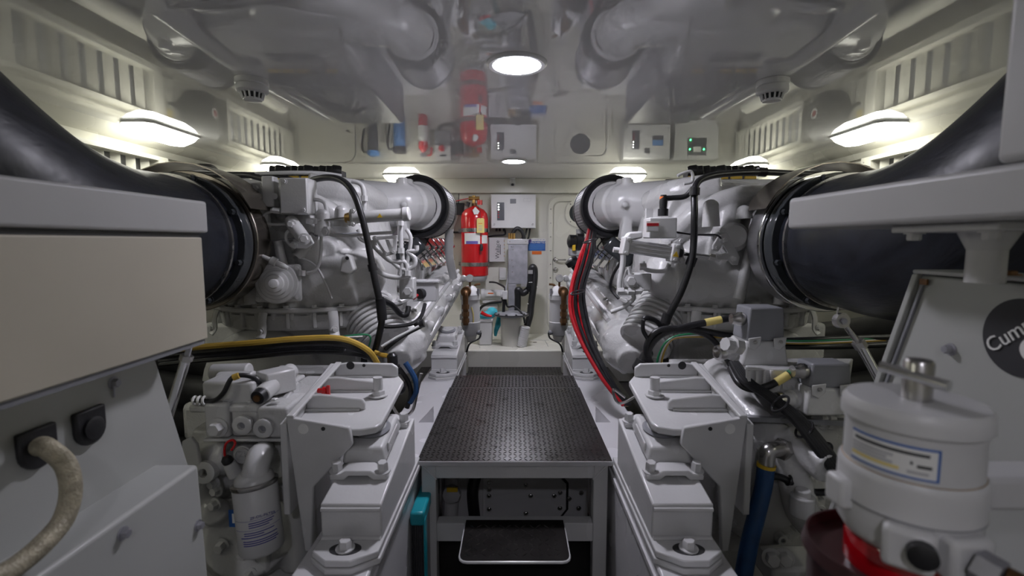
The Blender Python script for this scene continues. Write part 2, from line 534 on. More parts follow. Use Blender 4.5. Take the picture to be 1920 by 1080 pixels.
# security camera under the rear beam
p = W(961, 345, YR - .10)
t = thing('security_camera', 'small white security camera hanging from the rear beam', 'camera', p, None)
mb = MB(); mb.lathe([(.03, 0), (.03, .012)], (p.x, YR - .1, CEIL - .013), (0, 0, 1), 20); obj('mount_plate', mb, M['plastic_white'], t)
mb = MB(); mb.cyl((p.x, YR - .1, CEIL - .013), (p.x, YR - .1, p.z + .02), .014); obj('stem', mb, M['plastic_white'], t)
mb = MB(); mb.lathe([(.012, -.045), (.03, -.035), (.034, 0), (.028, .022)], (p.x, YR - .11, p.z + .01), (0, -.6, -.8), 20); obj('camera_body', mb, M['plastic_white'], t)
mb = MB(); mb.lathe([(.016, .0), (.016, .008)], Vector((p.x, YR - .11, p.z + .01)) + Vector((0, -.6, -.8)) * .02, (0, -.6, -.8), 16); obj('lens', mb, M['ink'], t)

# ------------------------------------------------------------------ platform between the engine beds
PZ = -.80
y0 = Wz(966, 864, PZ).y
y1 = Wz(966, 726, PZ).y
y2 = Wz(966, 704, PZ).y
def tread(mb, x0, x1, ya, yb, z, pitch=.0195, L=.021, w=.0055, h=.0020):
    nx = int((x1 - x0) / pitch); ny = int((yb - ya) / pitch)
    for i in range(nx):
        for j in range(ny):
            x = x0 + pitch * (i + .5); y = ya + pitch * (j + .5)
            a = PI / 4 if (i + j) % 2 else -PI / 4
            c, s = math.cos(a), math.sin(a)
            pts = [(-L / 2, 0), (0, -w / 2), (L / 2, 0), (0, w / 2)]
            q = [(x + c * u - s * v, y + s * u + c * v, z) for u, v in pts]
            pk = [(x + c * u * .45, y + s * u * .45, z + h) for u in (-L / 2, L / 2)]
            v = [mb.v(k) for k in q]; t0 = mb.v(pk[0]); t1 = mb.v(pk[1])
            mb.f((v[0], v[1], t0)); mb.f((v[1], t1, t0)); mb.f((v[1], v[2], t1)); mb.f((v[2], v[3], t1)); mb.f((v[3], t0, t1)); mb.f((v[3], v[0], t0))
PW = abs(W(782, 864, y0).x)
plat = thing('step_platform', 'black chequer plate platform on a white tube frame between the engines', 'platform', (0, (y0 + y1) / 2, FLOOR))
for nm, ya, yb, pw in (('deck_plate', y0, y1 - .004, PW), ('deck_plate', y1 + .004, y2, PW * .985)):
    mb = MB(); mb.box((-pw, ya, PZ - .009), (pw, yb, PZ)); pl = obj(nm, mb, M['plate_dark'], plat)
    mb = MB(); tread(mb, -pw, pw, ya, yb, PZ); obj('tread_pattern', mb, M['lug'], pl, kind='stuff')
    mb = MB(); mb.box((-pw - .002, ya - .004, PZ - .018), (pw + .002, ya, PZ - .002)); mb.box((-pw - .003, ya, PZ - .018), (-pw, yb, PZ - .002)); mb.box((pw, ya, PZ - .018), (pw + .003, yb, PZ - .002)); obj('plate_edge', mb, M['lightgrey'], pl)
lw = .053
fy = y0 + .012
lx = PW - .012
for sx in (-1, 1):
    for ya in (fy, y2 - .08):
        xa, xb = sorted((sx * lx, sx * (lx - lw)))
        obj('leg', MB().box((xa, ya, FLOOR), (xb, ya + lw, PZ - .019)), M['white'], plat, bevel=.004)
for ya in (fy, y2 - .08):
    mb = MB(); mb.box((-lx + lw, ya + .001, PZ - .075), (lx - lw, ya + lw - .001, PZ - .019)); obj('top_rail', mb, M['white'], plat, bevel=.003)
for sx in (-1, 1):
    xa, xb = sorted((sx * lx, sx * (lx - lw)))
    obj('side_rail', MB().box((xa, fy + lw, PZ - .075), (xb, y2 - .08, PZ - .019)), M['white'], plat, bevel=.003)
    # weld bead at the mitre
    mb = MB(); mb.tube([(sx * (lx - .004), fy - .002, PZ - .022), (sx * (lx - lw - .002), fy - .002, PZ - .077)], .004, 8, 3); obj('weld_bead', mb, M['white'], plat)
ra, rb = W(900, 982, fy).z, W(900, 1016, fy).z
obj('lower_rail', MB().box((-lx + lw, fy + .002, rb), (lx - lw, fy + lw, ra)), M['white'], plat, bevel=.003)
# step
sz = Wz(970, 972, W(970, 972, fy + .01).z).z
sw = abs(W(874, 972, fy).x)
syf = Wz(970, 1050, sz).y
mb = MB(); pts = [(-sw, fy, sz)] + [(-sw + .025 - .025 * math.cos(math.radians(t_)), syf + .025 - .025 * math.sin(math.radians(t_)), sz) for t_ in (0, 30, 60, 90)] + [(sw - .025 + .025 * math.sin(math.radians(t_)), syf + .025 - .025 * math.cos(math.radians(t_)), sz) for t_ in (0, 30, 60, 90)] + [(sw, fy, sz)]
pts = [(p_[0], p_[1], sz - .006) for p_ in pts]
mb.prism(pts, (0, 0, .006)); st = obj('step_plate', mb, M['plate_dark'], plat)
mb = MB(); tread(mb, -sw + .012, sw - .012, syf + .012, fy, sz, .027, .028, .0065, .0026); obj('tread_pattern', mb, M['lug'], st, kind='stuff')
mb = MB(); mb.tube([Vector(p_) + Vector((0, 0, -.002)) for p_ in pts], .0055, 8, 1); obj('step_edge', mb, M['white'], st)
for sx in (-1, 1):
    obj('step_bracket', MB().box((sx * sw * .8 - .012, syf + .05, sz - .05), (sx * sw * .8 + .012, fy, sz - .0065)), M['white'], plat, bevel=.003)
# chequered sole behind
mb = MB(); tread(mb, -.42, .42, 3.0, LY, sole_z, .03, .032, .008, .0025)
o = obj('sole_tread', mb, M['lug']); tag(o, 'raised chequer pattern of the dark sole behind the platform', 'tread', None, 'stuff')
# bolted white bulkhead under the platform
by = 2.25
t = thing('bolted_panel', 'white bolted inspection panel under the platform', 'panel', (0, by, FLOOR))
obj('panel_plate', MB().box((-.36, by, FLOOR), (.36, by + .02, PZ - .08)), M['bed'], t)
hx0, hx1 = W(905, 900, by - .012).x, W(1062, 900, by - .012).x
zt, zb_ = W(900, 880, by).z, W(900, 978, by).z
mb = MB(); mb.prism([(hx0, by - .012, zb_), (hx1 - .055, by - .012, zb_), (hx1, by - .012, zb_ + .07), (hx1, by - .012, zt - .07), (hx1 - .07, by - .012, zt), (hx0, by - .012, zt)], (0, .0115, 0)); cvr = obj('cover_plate', mb, M['bed'], t, bevel=.002)
mb = MB(); mb.tube([(hx1 - .06, by - .006, zt + .01), (hx1 + .006, by - .006, zt - .068), (hx1 + .006, by - .006, zb_ + .07), (hx1 - .05, by - .006, zb_ - .005)], .006, 6, 1); obj('gasket', mb, M['rubber'], t)
for px_, py_ in ((917, 905), (917, 918), (917, 930), (917, 955), (986, 910), (995, 930), (986, 963), (1039, 930), (1050, 924), (1050, 953), (1067, 935), (1090, 924), (1085, 953)):
    q = W(px_, py_, by - .012); bolt(t, q, (0, -1, 0), .008, mat=M['steel'])
obj('cable_conduit', MB().tube([W(846, 893, by - .04), W(846, 940, by - .05), W(843, 985, by - .04)], .035, 14, 4), M['bed'], t)
obj('valve_body', MB().lathe([(.03, -.02), (.042, -.01), (.042, .02), (.02, .03)], W(847, 925, by - .10), (0, -1, 0), 8), M['lightgrey'], t)
obj('valve_handle', MB().cbox(W(848, 918, by - .135), (.05, .012, .018)), M['yellow'], t)
obj('black_hose', MB().tube([W(893, 890, by - .05), W(886, 925, by - .07), W(892, 985, by - .05)], .028, 12, 5), M['rubber'], t)
obj('side_bracket', MB().tube([W(1121, 915, by - .02), W(1112, 915, by - .02), W(1112, 955, by - .02), W(1121, 955, by - .02)], .005, 6, 1), M['rubber'], t)
# teal battery charger
t = thing('battery_charger', 'teal battery charger with dark fins beside the platform leg', 'charger', (-.33, 1.72, FLOOR))
zt = Wx(775, 982, -.335).z
obj('body', MB().box((-.358, 1.60, FLOOR), (-.318, 1.86, zt - .02)), M['grey'], t, bevel=.004)
obj('top_cover', MB().box((-.3615, 1.57, zt - .05), (-.312, 1.88, zt)), M['teal'], t, bevel=.008)
first = None
for k in range(7):
    if first is None:
        first = obj('fin', MB().box((-.36, 1.592, FLOOR + .01), (-.356, 1.60, zt - .055)), M['dark'], t)
    else:
        clone(first, t, (.0065 * k, 0, 0))
obj('corner_guard', MB().box((-.3165, 1.575, FLOOR + .01), (-.310, 1.61, zt - .03)), M['teal'], t, bevel=.003)
# ------------------------------------------------------------------ engine mounts on the beds
def engine_mount(s, dy, dx, label):
    """rubber mount on a wedge riser; local numbers are those of the front mount"""
    Mx = SM(s) @ Matrix.Translation((dx, dy, 0))
    t = thing('engine_mount', label, 'mount', Mx @ Vector((.44, 1.45, BED)), 'rubber engine mounts')
    xa, xb = .356, .52
    yf, ybk = 1.221, 1.655
    pt = BED + .036
    # octagonal base pad in two layers
    for z0, z1, g in ((BED, BED + .017, .004), (BED + .018, pt, 0)):
        e = g
        oct_ = [(xa - .004 - e, ybk + .06), (xa - .004 - e, 1.17), (xa + .055, 1.13 - e), (xb - .045, 1.13 - e), (xb + .004 + e, 1.17), (xb + .004 + e, ybk + .06)]
        mb = MB(Mx); mb.prism(xy(oct_, z0), (0, 0, z1 - z0)); obj('base_pad', mb, M['white'], t, bevel=.003)
    mb = MB(Mx); mb.lathe([(.026, 0), (.026, .0012)], (.44, 1.177, pt), (0, 0, 1), 20, sx=1.6); obj('slot', mb, M['dark'], t)
    bolt(t, Mx @ Vector((.44, 1.177, pt + .001)), (0, 0, 1), .017, .024)
    # wedge riser: welded plates, top sloping up to the rear
    ztf, ztb = -.697, -.622
    mb = MB(Mx)
    mb.hexa([(xa, yf, pt), (xb, yf, pt), (xb, ybk, pt), (xa, ybk, pt), (xa, yf, ztf), (xb, yf, ztf), (xb, ybk, ztb), (xa, ybk, ztb)])
    obj('riser', mb, M['white'], t, bevel=.005)
    sl = (ztb - ztf) / (ybk - yf); an = math.atan(sl)
    mb = MB(Mx); mb.tube([(xa + .003, yf - .001, ztf - .014), (xb - .003, yf - .001, ztf - .014)], .007, 8, 6); obj('weld_bead', mb, M['white'], t)
    mb = MB(Mx); mb.tube([(xa + .003, yf - .003, pt + .003), (xb - .003, yf - .003, pt + .003)], .006, 8, 6); obj('weld_bead', mb, M['white'], t)
    # mount in the sloped frame
    o = Vector((.448, 1.221, ztf))
    T = Mx @ Matrix.Translation(o) @ Matrix.Rotation(an, 4, 'X')
    # clamp plate with arch and feet
    pts = [(-.088, 0), (-.088, .016), (-.058, .018), (-.04, .030), (.04, .030), (.058, .018), (.088, .016), (.088, 0), (.045, 0), (.03, .014), (-.03, .014), (-.045, 0)]
    for yy in (.098, .372):
        mb = MB(T); mb.prism([(p_[0] * .93, yy, p_[1]) for p_ in pts], (0, .045, 0)); obj('clamp_foot', mb, M['white'], t, bevel=.003)
        for xx in (-.066, .066):
            q = T @ Vector((xx, yy + .022, .016)); n = (T.to_3x3() @ Vector((0, 0, 1)))
            bolt(t, q, n, .0155, .03)
    mb = MB(T)
    hx, h0, h1 = .066, .014, .064
    mb.hexa([(-hx, .150, h0), (hx, .150, h0), (hx, .365, h0), (-hx, .365, h0), (-hx * .86, .165, h1), (hx * .86, .165, h1), (hx * .86, .35, h1), (-hx * .86, .35, h1)])
    obj('mount_housing', mb, M['white'], t, bevel=.010, seg=3)
    mb = MB(T)
    mb.prism([(-hx + .004, .19, .036), (-hx + .004, .32, .036), (-hx + .006, .31, .056), (-hx + .006, .20, .056)], (-.006, 0, 0)); obj('raised_plate', mb, M['white'], t, bevel=.002)
    mb = MB(T); mb.lathe([(.052, h1), (.056, h1 + .006), (.050, h1 + .011), (.045, h1 + .011)], (0, .262, 0), (0, 0, 1), 28); obj('rubber_collar', mb, M['grey'], t)
    mb = MB(T); mb.lathe([(.042, h1 + .011), (.042, h1 + .015), (.018, h1 + .016), (.018, h1 + .018)], (0, .262, 0), (0, 0, 1), 20); obj('stud', mb, M['white'], t)
    return T
TM = {}
for s, w in ((-1, 'left'), (1, 'right')):
    TM[s] = engine_mount(s, 0, 0 if s < 0 else .012, f'white engine mount under the front bracket of the {w} engine')
    engine_mount(s, 1.70, 0, f'white engine mount at the rear of the {w} engine bed')

# brackets carrying the gearbox end onto the front mounts
def bracket(s, label):
    Mx = SM(s) @ Matrix.Translation((0 if s < 0 else .012, 0, 0))
    t = thing('mounting_bracket', label, 'bracket', Mx @ Vector((.55, 1.5, -.95)), 'engine mounting brackets')
    yf, yr = 1.36, 1.76
    xo = A(536, 783, yf).x
    zo = A(536, 783, yf).z
    up = (A(629, 681, yr).z - zo) / (yr - yf)
    def tilt(x, y, z):
        return (x, y, z + (y - yf) * up)
    # front gusset from the photo's outline
    px = [(535.6, 782.5), (654, 802), (661, 835), (588, 913), (584, 1035), (571, 1035)]
    g = [A(a, b, yf) for a, b in px]
    mb = MB(Mx); mb.prism([(p_.x, yf, p_.z) for p_ in g], (0, .020, 0)); fg = obj('front_gusset', mb, M['white'], t, bevel=.004)
    for cx_, cy_, r in ((569, 804, .0155), (606, 804, .006)):
        q = A(cx_, cy_, yf); mb = MB(Mx); mb.lathe([(r, 0), (r, .0012)], (q.x, yf, q.z), (0, -1, 0), 20); obj('bolt_hole', mb, M['paper'] if r > .01 else M['dark'], fg)  # white disc paints the wide hole as if lit through
    # back plate against the gearbox
    mb = MB(Mx)
    mb.prism([tilt(xo, yf + .0, zo - .02), tilt(xo, yr, zo - .0), tilt(xo, yr, zo - .36), tilt(xo, yf, zo - .30)], (.02, 0, 0)); obj('back_plate', mb, M['white'], t, bevel=.003)
    # shelf
    xi = .405
    zs = A(691, 812, 1.36).z
    mb = MB(Mx)
    th = .022
    sh = [(xo, yf + .02), (.46, yf + .02), (xi + .012, yf + .035), (xi, yf + .06), (xi, yr - .05), (xi + .03, yr), (xo, yr)]
    mb.prism([tilt(a, b, zs - th) for a, b in sh], (0, 0, th)); obj('shelf_plate', mb, M['white'], t, bevel=.005, seg=3)
    # inner and rear gussets: top edge falls from the back plate to the shelf
    for k, yy in enumerate((yf + .135, yf + .265, yr - .016)):
        hi = 0 if k < 2 else .004
        mb = MB(Mx)
        mb.prism([tilt(xo, yy, zo), tilt(xo, yy, zs), tilt(xi + (.075 if k < 2 else .03), yy, zs), tilt(xi + (.075 if k < 2 else .03), yy, zs + (.022 if k < 2 else .035)), tilt(xi + (.085 if k < 2 else .05), yy, zs + (.036 if k < 2 else .05)), tilt(xo - .05, yy, zo + .004 + hi)], (0, .016, 0))
        gs = obj('gusset', mb, M['white'], t, bevel=.004)
        mb = MB(Mx); mb.tube([tilt(xo, yy - .002, zs + .002), tilt(xi + .09, yy - .002, zs + .002)], .006, 8, 8); obj('weld_bead', mb, M['white'], t)
        if k == 2:
            for xx, r in ((xo - .06, .015), (xo - .11, .006)):
                q = tilt(xx, yy - .001, zs + .045); mb = MB(Mx); mb.lathe([(r, 0), (r, .0012)], q, (0, -1, 0), 16); obj('bolt_hole', mb, M['dark'], gs)
    # top rim joining back plate edges
    mb = MB(Mx); mb.prism([tilt(xo, yf, zo - .004), tilt(xo, yr, zo - .004), tilt(xo, yr, zo + .006), tilt(xo, yf, zo + .006)], (-.022, 0, 0)); obj('top_rim', mb, M['white'], t, bevel=.003)
    q = Mx @ Vector(tilt(.465, yf + .235, zs)); bolt(t, q, (0, 0, 1), .022, .022)
    mb = MB(Mx); mb.cyl(tilt(.465, yf + .235, zs + .01), tilt(.465, yf + .235, zs + .065), .016, n=16); obj('stud', mb, M['white'], t)
    return t
br = bracket(-1, 'white gusseted bracket with a red cap over the left front mount')
mb = MB(); q = W(613, 733, 1.52)
mb.lathe([(.012, 0), (.014, .012), (.008, .016), (.008, .03)], q, (-1, .1, 0), 14); mb.cbox(q + Vector((.004, 0, 0)), (.01, .01, .035)); obj('red_cap', mb, M['red'], br)
bracket(1, 'white gusseted bracket over the right front mount')

# ------------------------------------------------------------------ engines
def hollow_ring(mb, c, axis, r0, r1, h):
    mb.lathe([(r0, 0), (r1, 0), (r1, h), (r0, h)], c, axis, 48, closed=True)

def engine(s, label):
    S = SM(s)
    E = thing('marine_engine', label, 'engine', S @ Vector((1.25, 3.2, -.9)), 'main engines')
    def B(): return MB(S)
    HC = Vector((1.07, 2.50, 0))
    # --- turbocharger housing casting
    mb = MB(S @ Matrix.Translation((0, .06, 0)))
    mb.lathe([(.36, -.40), (.385, -.33), (.385, -.31), (.37, -.28), (.375, -.15), (.365, 0), (.34, .12), (.29, .22), (.20, .285), (.10, .312)], HC, (0, 0, 1), 40, sx=1.16)
    mb.cbox((1.22, 2.55, .02), (.50, .62, .50))
    mb.cyl((1.27, 2.45, .0), (1.33 if s < 0 else 1.28, 2.09, .0), .27, .25, 32)           # exhaust outlet neck
    mb.cyl((.74, 2.22, -.17), (1.05, 2.2, -.19), .125, .14, 24)          # lower barrel
    mb.ball((.74, 2.24, -.16), .125)
    mb.cyl((.86, 2.3, .12), (.80, 2.75, .16), .13, .15, 24)              # arch to the compressor
    mb.tube([(1.20, 2.22, .20), (1.02, 2.14, .20), (.86, 2.18, .14), (.76, 2.26, .02), (.72, 2.30, -.12)], [.06, .055, .05, .05, .05], 12)
    mb.tube([(1.0, 2.16, .22), (.95, 2.12, .05), (.93, 2.13, -.12)], .055, 12)
    mb.tube([(.98, 2.25, .26), (.80, 2.35, .24), (.72, 2.5, .2)], .07, 12)
    for px, py, yy, r in ((480, 352, 2.16, .035), (482, 376, 2.16, .032), (512, 440, 2.14, .034), (648, 497, 2.16, .05), (560, 455, 2.12, .05), (600, 470, 2.15, .06), (470, 450, 2.12, .05)):
        p_ = A(px, py, yy); mb.cyl(p_ + Vector((0, .10, 0)), p_, r, r * .8, 14)
    # rim bosses
    for k in range(14):
        a = math.radians(-160 + 10.5 * k)
        d = Vector((math.cos(a) * 1.16, math.sin(a), 0))
        p_ = HC + d * .385
        mb.ball((p_.x, p_.y, -.285), .03)
        mb.cyl((p_.x, p_.y, -.312), (p_.x, p_.y, -.36), .022, .018, 10)
    obj('turbo_housing', mb, M['cast'], E, remesh=.0085, smooth=3)
    HC = HC + Vector((0, .06, 0))
    # flange rim and skirt
    mb = B(); mb.lathe([(.30, -.320), (.425, -.320), (.43, -.314), (.43, -.302), (.425, -.297), (.30, -.297)], HC, (0, 0, 1), 56, closed=True, sx=1.16); obj('flange_rim', mb, M['white'], E)
    mb = B(); mb.lathe([(.30, -.405), (.385, -.405), (.395, -.39), (.402, -.335), (.30, -.335)], HC, (0, 0, 1), 56, closed=True, sx=1.16); obj('skirt', mb, M['cast'], E)
    for k in range(11):
        a = math.radians(-165 + 14 * k)
        d = Vector((math.cos(a) * 1.16, math.sin(a), 0)); p_ = HC + d * .40
        mb = B(); mb.cbox((p_.x, p_.y, -.355), (.016, .03, .075), Matrix.Rotation(a, 3, 'Z') @ Matrix.Rotation(PI / 2, 3, 'Z')); obj('skirt_rib', mb, M['cast'], E, bevel=.004)
        q = HC + d * .425
        bolt(E, S @ Vector((q.x, q.y, -.297)), (0, 0, 1), .013, .014)
    for k, a in enumerate((-150, -118, -84, -52)):
        a = math.radians(a); d = Vector((math.cos(a) * 1.16, math.sin(a), 0)); p_ = HC + d * .44
        mb = B()
        mb.tube([p_ + Vector((0, 0, -.315)), p_ + d * .012 + Vector((0, 0, -.35)), p_ + d * .014 + Vector((0, 0, -.40)), p_ + d * .03 + Vector((0, 0, -.425))], .022, 8, 4, flat=.45)
        cl = obj('clip', mb, M['white'], E)
        bolt(cl, S @ (p_ + d * .022 + Vector((0, 0, -.395))), S @ d, .012, .012)
    # domed bosses, webs and the split line of the casting
    for px, p0y, p1y, yy, r in ((490, 425, 380, 2.10, .034), (605, 440, 402, 2.12, .030), (640, 425, 395, 2.14, .028), (455, 440, 400, 2.12, .032)) if s < 0 else ((493, 425, 390, 2.06, .036), (535, 410, 395, 2.10, .030), (597, 425, 385, 2.09, .032), (455, 430, 392, 2.06, .030)):
        a_, b_ = A(px, p0y, yy), A(px, p1y, yy)
        mb = B(); mb.cyl(a_, b_, r * 1.15, r, 18); mb.ball(b_, r, (1, 1, .8), 16); obj('dome_boss', mb, M['cast'], E)
    for px0, py0, px1, py1, yy in ((520, 450, 545, 560, 2.13), (462, 470, 470, 570, 2.14), (590, 440, 560, 480, 2.13)):
        a_, b_ = A(px0, py0, yy), A(px1, py1, yy)
        mb = B(); mb.tube([a_, b_], [.020, .026], 10, 4); obj('casting_web', mb, M['cast'], E)
    mb = B(); mb.tube([A(455, 452, 2.115), A(500, 452, 2.10), A(560, 446, 2.11), A(620, 440, 2.13), A(680, 436, 2.2)], .0035, 6, 4); obj('split_line', mb, M['grey'], E)
    # round diaphragm cover on a square plate
    if s < 0:
        c = W(520, 531, 2.08)
        n = Vector((.18, -.98, .05)).normalized()
        u, w, d = frame_of(n)
        R = Matrix((u, w, d)).transposed()
        mb = MB(); mb.cbox(c - n * .02, (.19, .165, .03), R); pl = obj('cover_plate', mb, M['white'], E, bevel=.012, seg=3)
        for a, b in ((-.08, -.065), (.08, -.065), (.08, .065), (-.08, .065)):
            bolt(pl, c + u * a + w * b - n * .004, n, .010)
        mb = MB(); mb.lathe([(.088, -.005), (.090, .004), (.085, .012), (.072, .014), (.068, .022), (.055, .026), (.052, .036), (.040, .040), (.037, .048), (.022, .052), (.018, .064), (.008, .066)], c, n, 44); obj('diaphragm_cover', mb, M['white'], E)
    # --- exhaust clamp and shield
    RX = 1.33 if s < 0 else 1.28
    ring_c = Vector((RX, 2.08, 0))
    ax = Vector((.0, -1, .0)).normalized()
    mb = B(); hollow_ring(mb, ring_c, ax, .246, .280, .10); obj('exhaust_flange', mb, M['alu'] if s > 0 else M['clamp'], E, bevel=.004)
    mb = B(); hollow_ring(mb, ring_c + ax * .10, ax, .225, .287, .018); obj('clamp_ring', mb, M['chrome'] if s > 0 else M['clamp'], E, bevel=.003)
    # curved sheet shield on top of the flange
    mb = B(); u, w, d = frame_of(ax)
    R = []
    for h in (-.02, .17):
        pass
    inner = [ring_c + ax * h + (u * math.cos(t_) + w * math.sin(t_)) * r for h, r in ((-.02, .285),) for t_ in [math.radians(25 + 13 * k) for k in range(11)]]
    def arc(h, r): return [ring_c + ax * h + (u * math.cos(math.radians(25 + 13 * k)) + w * math.sin(math.radians(25 + 13 * k))) * r for k in range(11)]
    ra_, rb_, rc_, rd_ = arc(-.02, .312), arc(.16, .312), arc(.16, .316), arc(-.02, .316)
    mb.rings([[ra_[k], rb_[k], rc_[k], rd_[k]] for k in range(11)]); obj('heat_shield', mb, M['clamp'], E)
    # --- compressor elbow and air filter drums
    FC = Vector((.575, 2.87, .212)); fr = .182
    for cx in (.575, 1.93):
        fc = Vector((cx, 2.87, .212)); k = 1 if cx < 1 else -1
        mb = B()
        mb.ball(fc + Vector((.055 * k, -.13, -.005)), .128, (1, 1, .98), 20)
        mb.cyl(fc + Vector((.03 * k, -.12, 0)), fc + Vector((0, -.005, 0)), .120, .126, 28)
        mb.cyl(fc + Vector((.06 * k, -.14, 0)), fc + Vector((.33 * k, -.22, -.02)), .118, .15, 28)
        mb.cyl(fc + Vector((.045 * k, -.17, .10)), fc + Vector((.045 * k, -.17, .145)), .03, .028, 12)
        mb.cbox(fc + Vector((.05 * k, -.10, .12)), (.09, .05, .05))
        mb.cyl(fc + Vector((.02 * k, -.23, -.01)), fc + Vector((.016 * k, -.275, -.012)), .024, .016, 12)
        mb.hexa([fc + Vector(v_) for v_ in ((-.0, -.24, -.20), (.07 * k, -.24, -.20), (.07 * k, -.16, -.20), (0, -.16, -.20), (.03 * k, -.23, -.02), (.06 * k, -.23, -.02), (.06 * k, -.15, -.02), (.03 * k, -.15, -.02))])
        obj('intake_elbow', mb, M['white'], E, remesh=.008, smooth=3)
        mb = B(); hollow_ring(mb, fc + Vector((0, -.012, 0)), (0, 1, 0), .116, .142, .02); obj('elbow_flange', mb, M['white'], E, bevel=.004)
        mb = B(); mb.lathe([(.11, .0), (.150, -.004), (.160, .012), (.174, .004), (fr + .003, .012), (fr + .003, .065), (fr - .004, .07), (.11, .07)], fc, (0, 1, 0), 56, closed=True); obj('filter_end_ring', mb, M['rubber'], E)
        mb = B(); mb.lathe([(fr, .07), (fr, .34)], fc, (0, 1, 0), 56); dr = obj('filter_drum', mb, M['mesh_drum'], E)
        mb = B(); mb.lathe([(.05, .34), (fr + .004, .34), (fr + .004, .375), (fr - .01, .385), (.05, .385)], fc, (0, 1, 0), 56); obj('filter_end_cap', mb, M['rubber'], E)
        mb = B()
        for kk in range(64):                                   # perforation ribs round the drum
            a = 2 * PI * kk / 64; dd = Vector((math.cos(a), 0, math.sin(a)))
            p0 = fc + dd * (fr + .0006)
            mb.tube([p0 + Vector((0, .071, 0)), p0 + Vector((0, .339, 0))], .0016, 4, 1)
        obj('perforated_screen', mb, M['grey'], dr, kind='stuff')
    # --- block, sump, bank covers
    mb = B(); mb.box((.80, 2.75, -.75), (1.72, 4.65, .02)); mb.box((.62, 2.9, -.28), (1.9, 4.6, -.02)); obj('engine_block', mb, M['cast'], E, bevel=.02)
    mb = B(); mb.box((.92, 2.2, -.95), (1.58, 4.5, -.76)); obj('oil_sump', mb, M['cast'], E, bevel=.03)
    mb = B(); mb.lathe([(.24, 0), (.30, .02), (.31, .10), (.31, .25), (.26, .312)], (1.25, 2.3, -.72), (0, 1, 0), 40); obj('flywheel_housing', mb, M['cast'], E, bevel=.006)
    first = None
    n_ = 6
    for i in range(n_):
        y = 2.98 + .245 * i
        R = Matrix.Rotation(math.radians(38), 3, 'Y')
        mb = B(); mb.cbox((.635, y, -.06), (.20, .215, .10), R); o = obj('cylinder_cover', mb, M['glass_dark'], E, bevel=.018, seg=3)
        mb = B(); mb.cbox((.575, y, -.115), (.012, .16, .11), R); obj('cover_panel', mb, M['chrome'], o, bevel=.004)
        mb = B(); mb.tube([(.72, y - .085, .0), (.66, y - .085, -.02), (.575, y - .085, -.11), (.56, y - .085, -.17)], .008, 8); obj('injector_line', mb, M['chrome'], o)
    # --- top cover with raised maker's letters, black connectors with yellow keepers
    mb = B()
    mb.hexa([(.86, 2.55, .12), (1.62, 2.5, .12), (1.62, 3.1, .12), (.86, 3.1, .12), (.90, 2.58, .33), (1.58, 2.55, .33), (1.56, 3.06, .37), (.92, 3.06, .37)])
    tc = obj('top_cover', mb, M['white'], E, bevel=.03, seg=3)
    lettering('mtu', .19, S @ Vector((1.24, 2.80, .356)), (-1, 0, 0), (0, -1, -.08), M['ink'], tc, .004, 'lettering')
    mb = B(); mb.box((.98, 3.12, .0), (1.55, 4.4, .34)); obj('charge_air_box', mb, M['strip'], E, bevel=.03, seg=3)
    for i in range(5):
        x = 1.08 + .085 * i
        mb = B(); mb.lathe([(.03, 0), (.036, .012), (.038, .05), (.030, .06), (.030, .085), (.022, .09)], (x - .03, 2.97 + .02 * (i % 2), .425), (1, -.3, .05), 16)
        mb.box((x - .035, 2.95, .36), (x + .035, 3.03, .43))
        cn = obj('plug_connector', mb, M['rubber'], E)
        if i % 2 == 0 or i == 3:
            mb = B(); mb.cbox((x, 2.942, .385), (.07, .012, .022)); obj('keeper', mb, M['yellow'], cn, bevel=.003)
    for x, yy, r in ((1.12, 3.4, .09), (1.38, 3.35, .10), (1.2, 3.75, .09)):
        mb = B(); mb.ball((x, yy, .34), r, (1, 1.3, .9), 16); obj('hose_bend', mb, M['rubber'], E)
    mb = B(); mb.tube([(1.0, 3.2, .38), (1.12, 3.5, .42), (1.3, 3.6, .42), (1.45, 3.3, .38)], .03, 10); obj('hose_bend', mb, M['rubber'], E)
    mb = B(); mb.tube([(1.64, 2.3, .312), (1.64, 3.0, .34), (1.62, 4.2, .312)], .05, 12); obj('outer_rail', mb, M['white'], E)
    mb = B(); mb.ball((1.45, 2.35, .16), .16, (1, 1, 1), 20); mb.cyl((1.45, 2.35, .16), (1.72, 2.3, .12), .13, .13, 24); mb.ball((1.74, 2.3, .12), .14, (1, 1, 1), 20); obj('outer_elbow', mb, M['white'], E, remesh=.01, smooth=3)
    # --- long coolant manifold along the bank with round near end
    mb = B()
    a0, a1 = Vector((.585, 2.43, -.535)), Vector((.50, 3.75, -.312))
    mb.cyl(a0, a1, .125, .10, 24)
    up = Vector((-.05, 0, .09))
    mb.hexa([a0 + Vector((-.12, .06, -.02)), a0 + Vector((.10, .06, -.10)), a1 + Vector((.10, 0, -.08)), a1 + Vector((-.085, 0, 0)), a0 + Vector((-.03, .06, .16)), a0 + Vector((.12, .06, .14)), a1 + Vector((.10, 0, .13)), a1 + Vector((-.01, 0, .13))])
    mb.ball(a0, .135, (1, .9, 1), 20)
    mb.cyl(a0 + Vector((0, -.05, -.02)), a0 + Vector((-.015, -.13, -.05)), .085, .07, 20)
    for k in range(5):
        q = a0.lerp(a1, .12 + .2 * k); mb.cyl(q + Vector((-.10, 0, .06)), q + Vector((-.135, 0, .05)), .028, .024, 12)
    for k in range(7):
        a = 2 * PI * k / 7; q = a0 + Vector((math.cos(a) * .115, -.04, math.sin(a) * .115)); mb.cyl(q, q + Vector((0, .07, 0)), .026, .026, 10)
    obj('coolant_manifold', mb, M['cast'], E, remesh=.008, smooth=3)
    mb = B()
    for off in (-.03, .0):
        pass
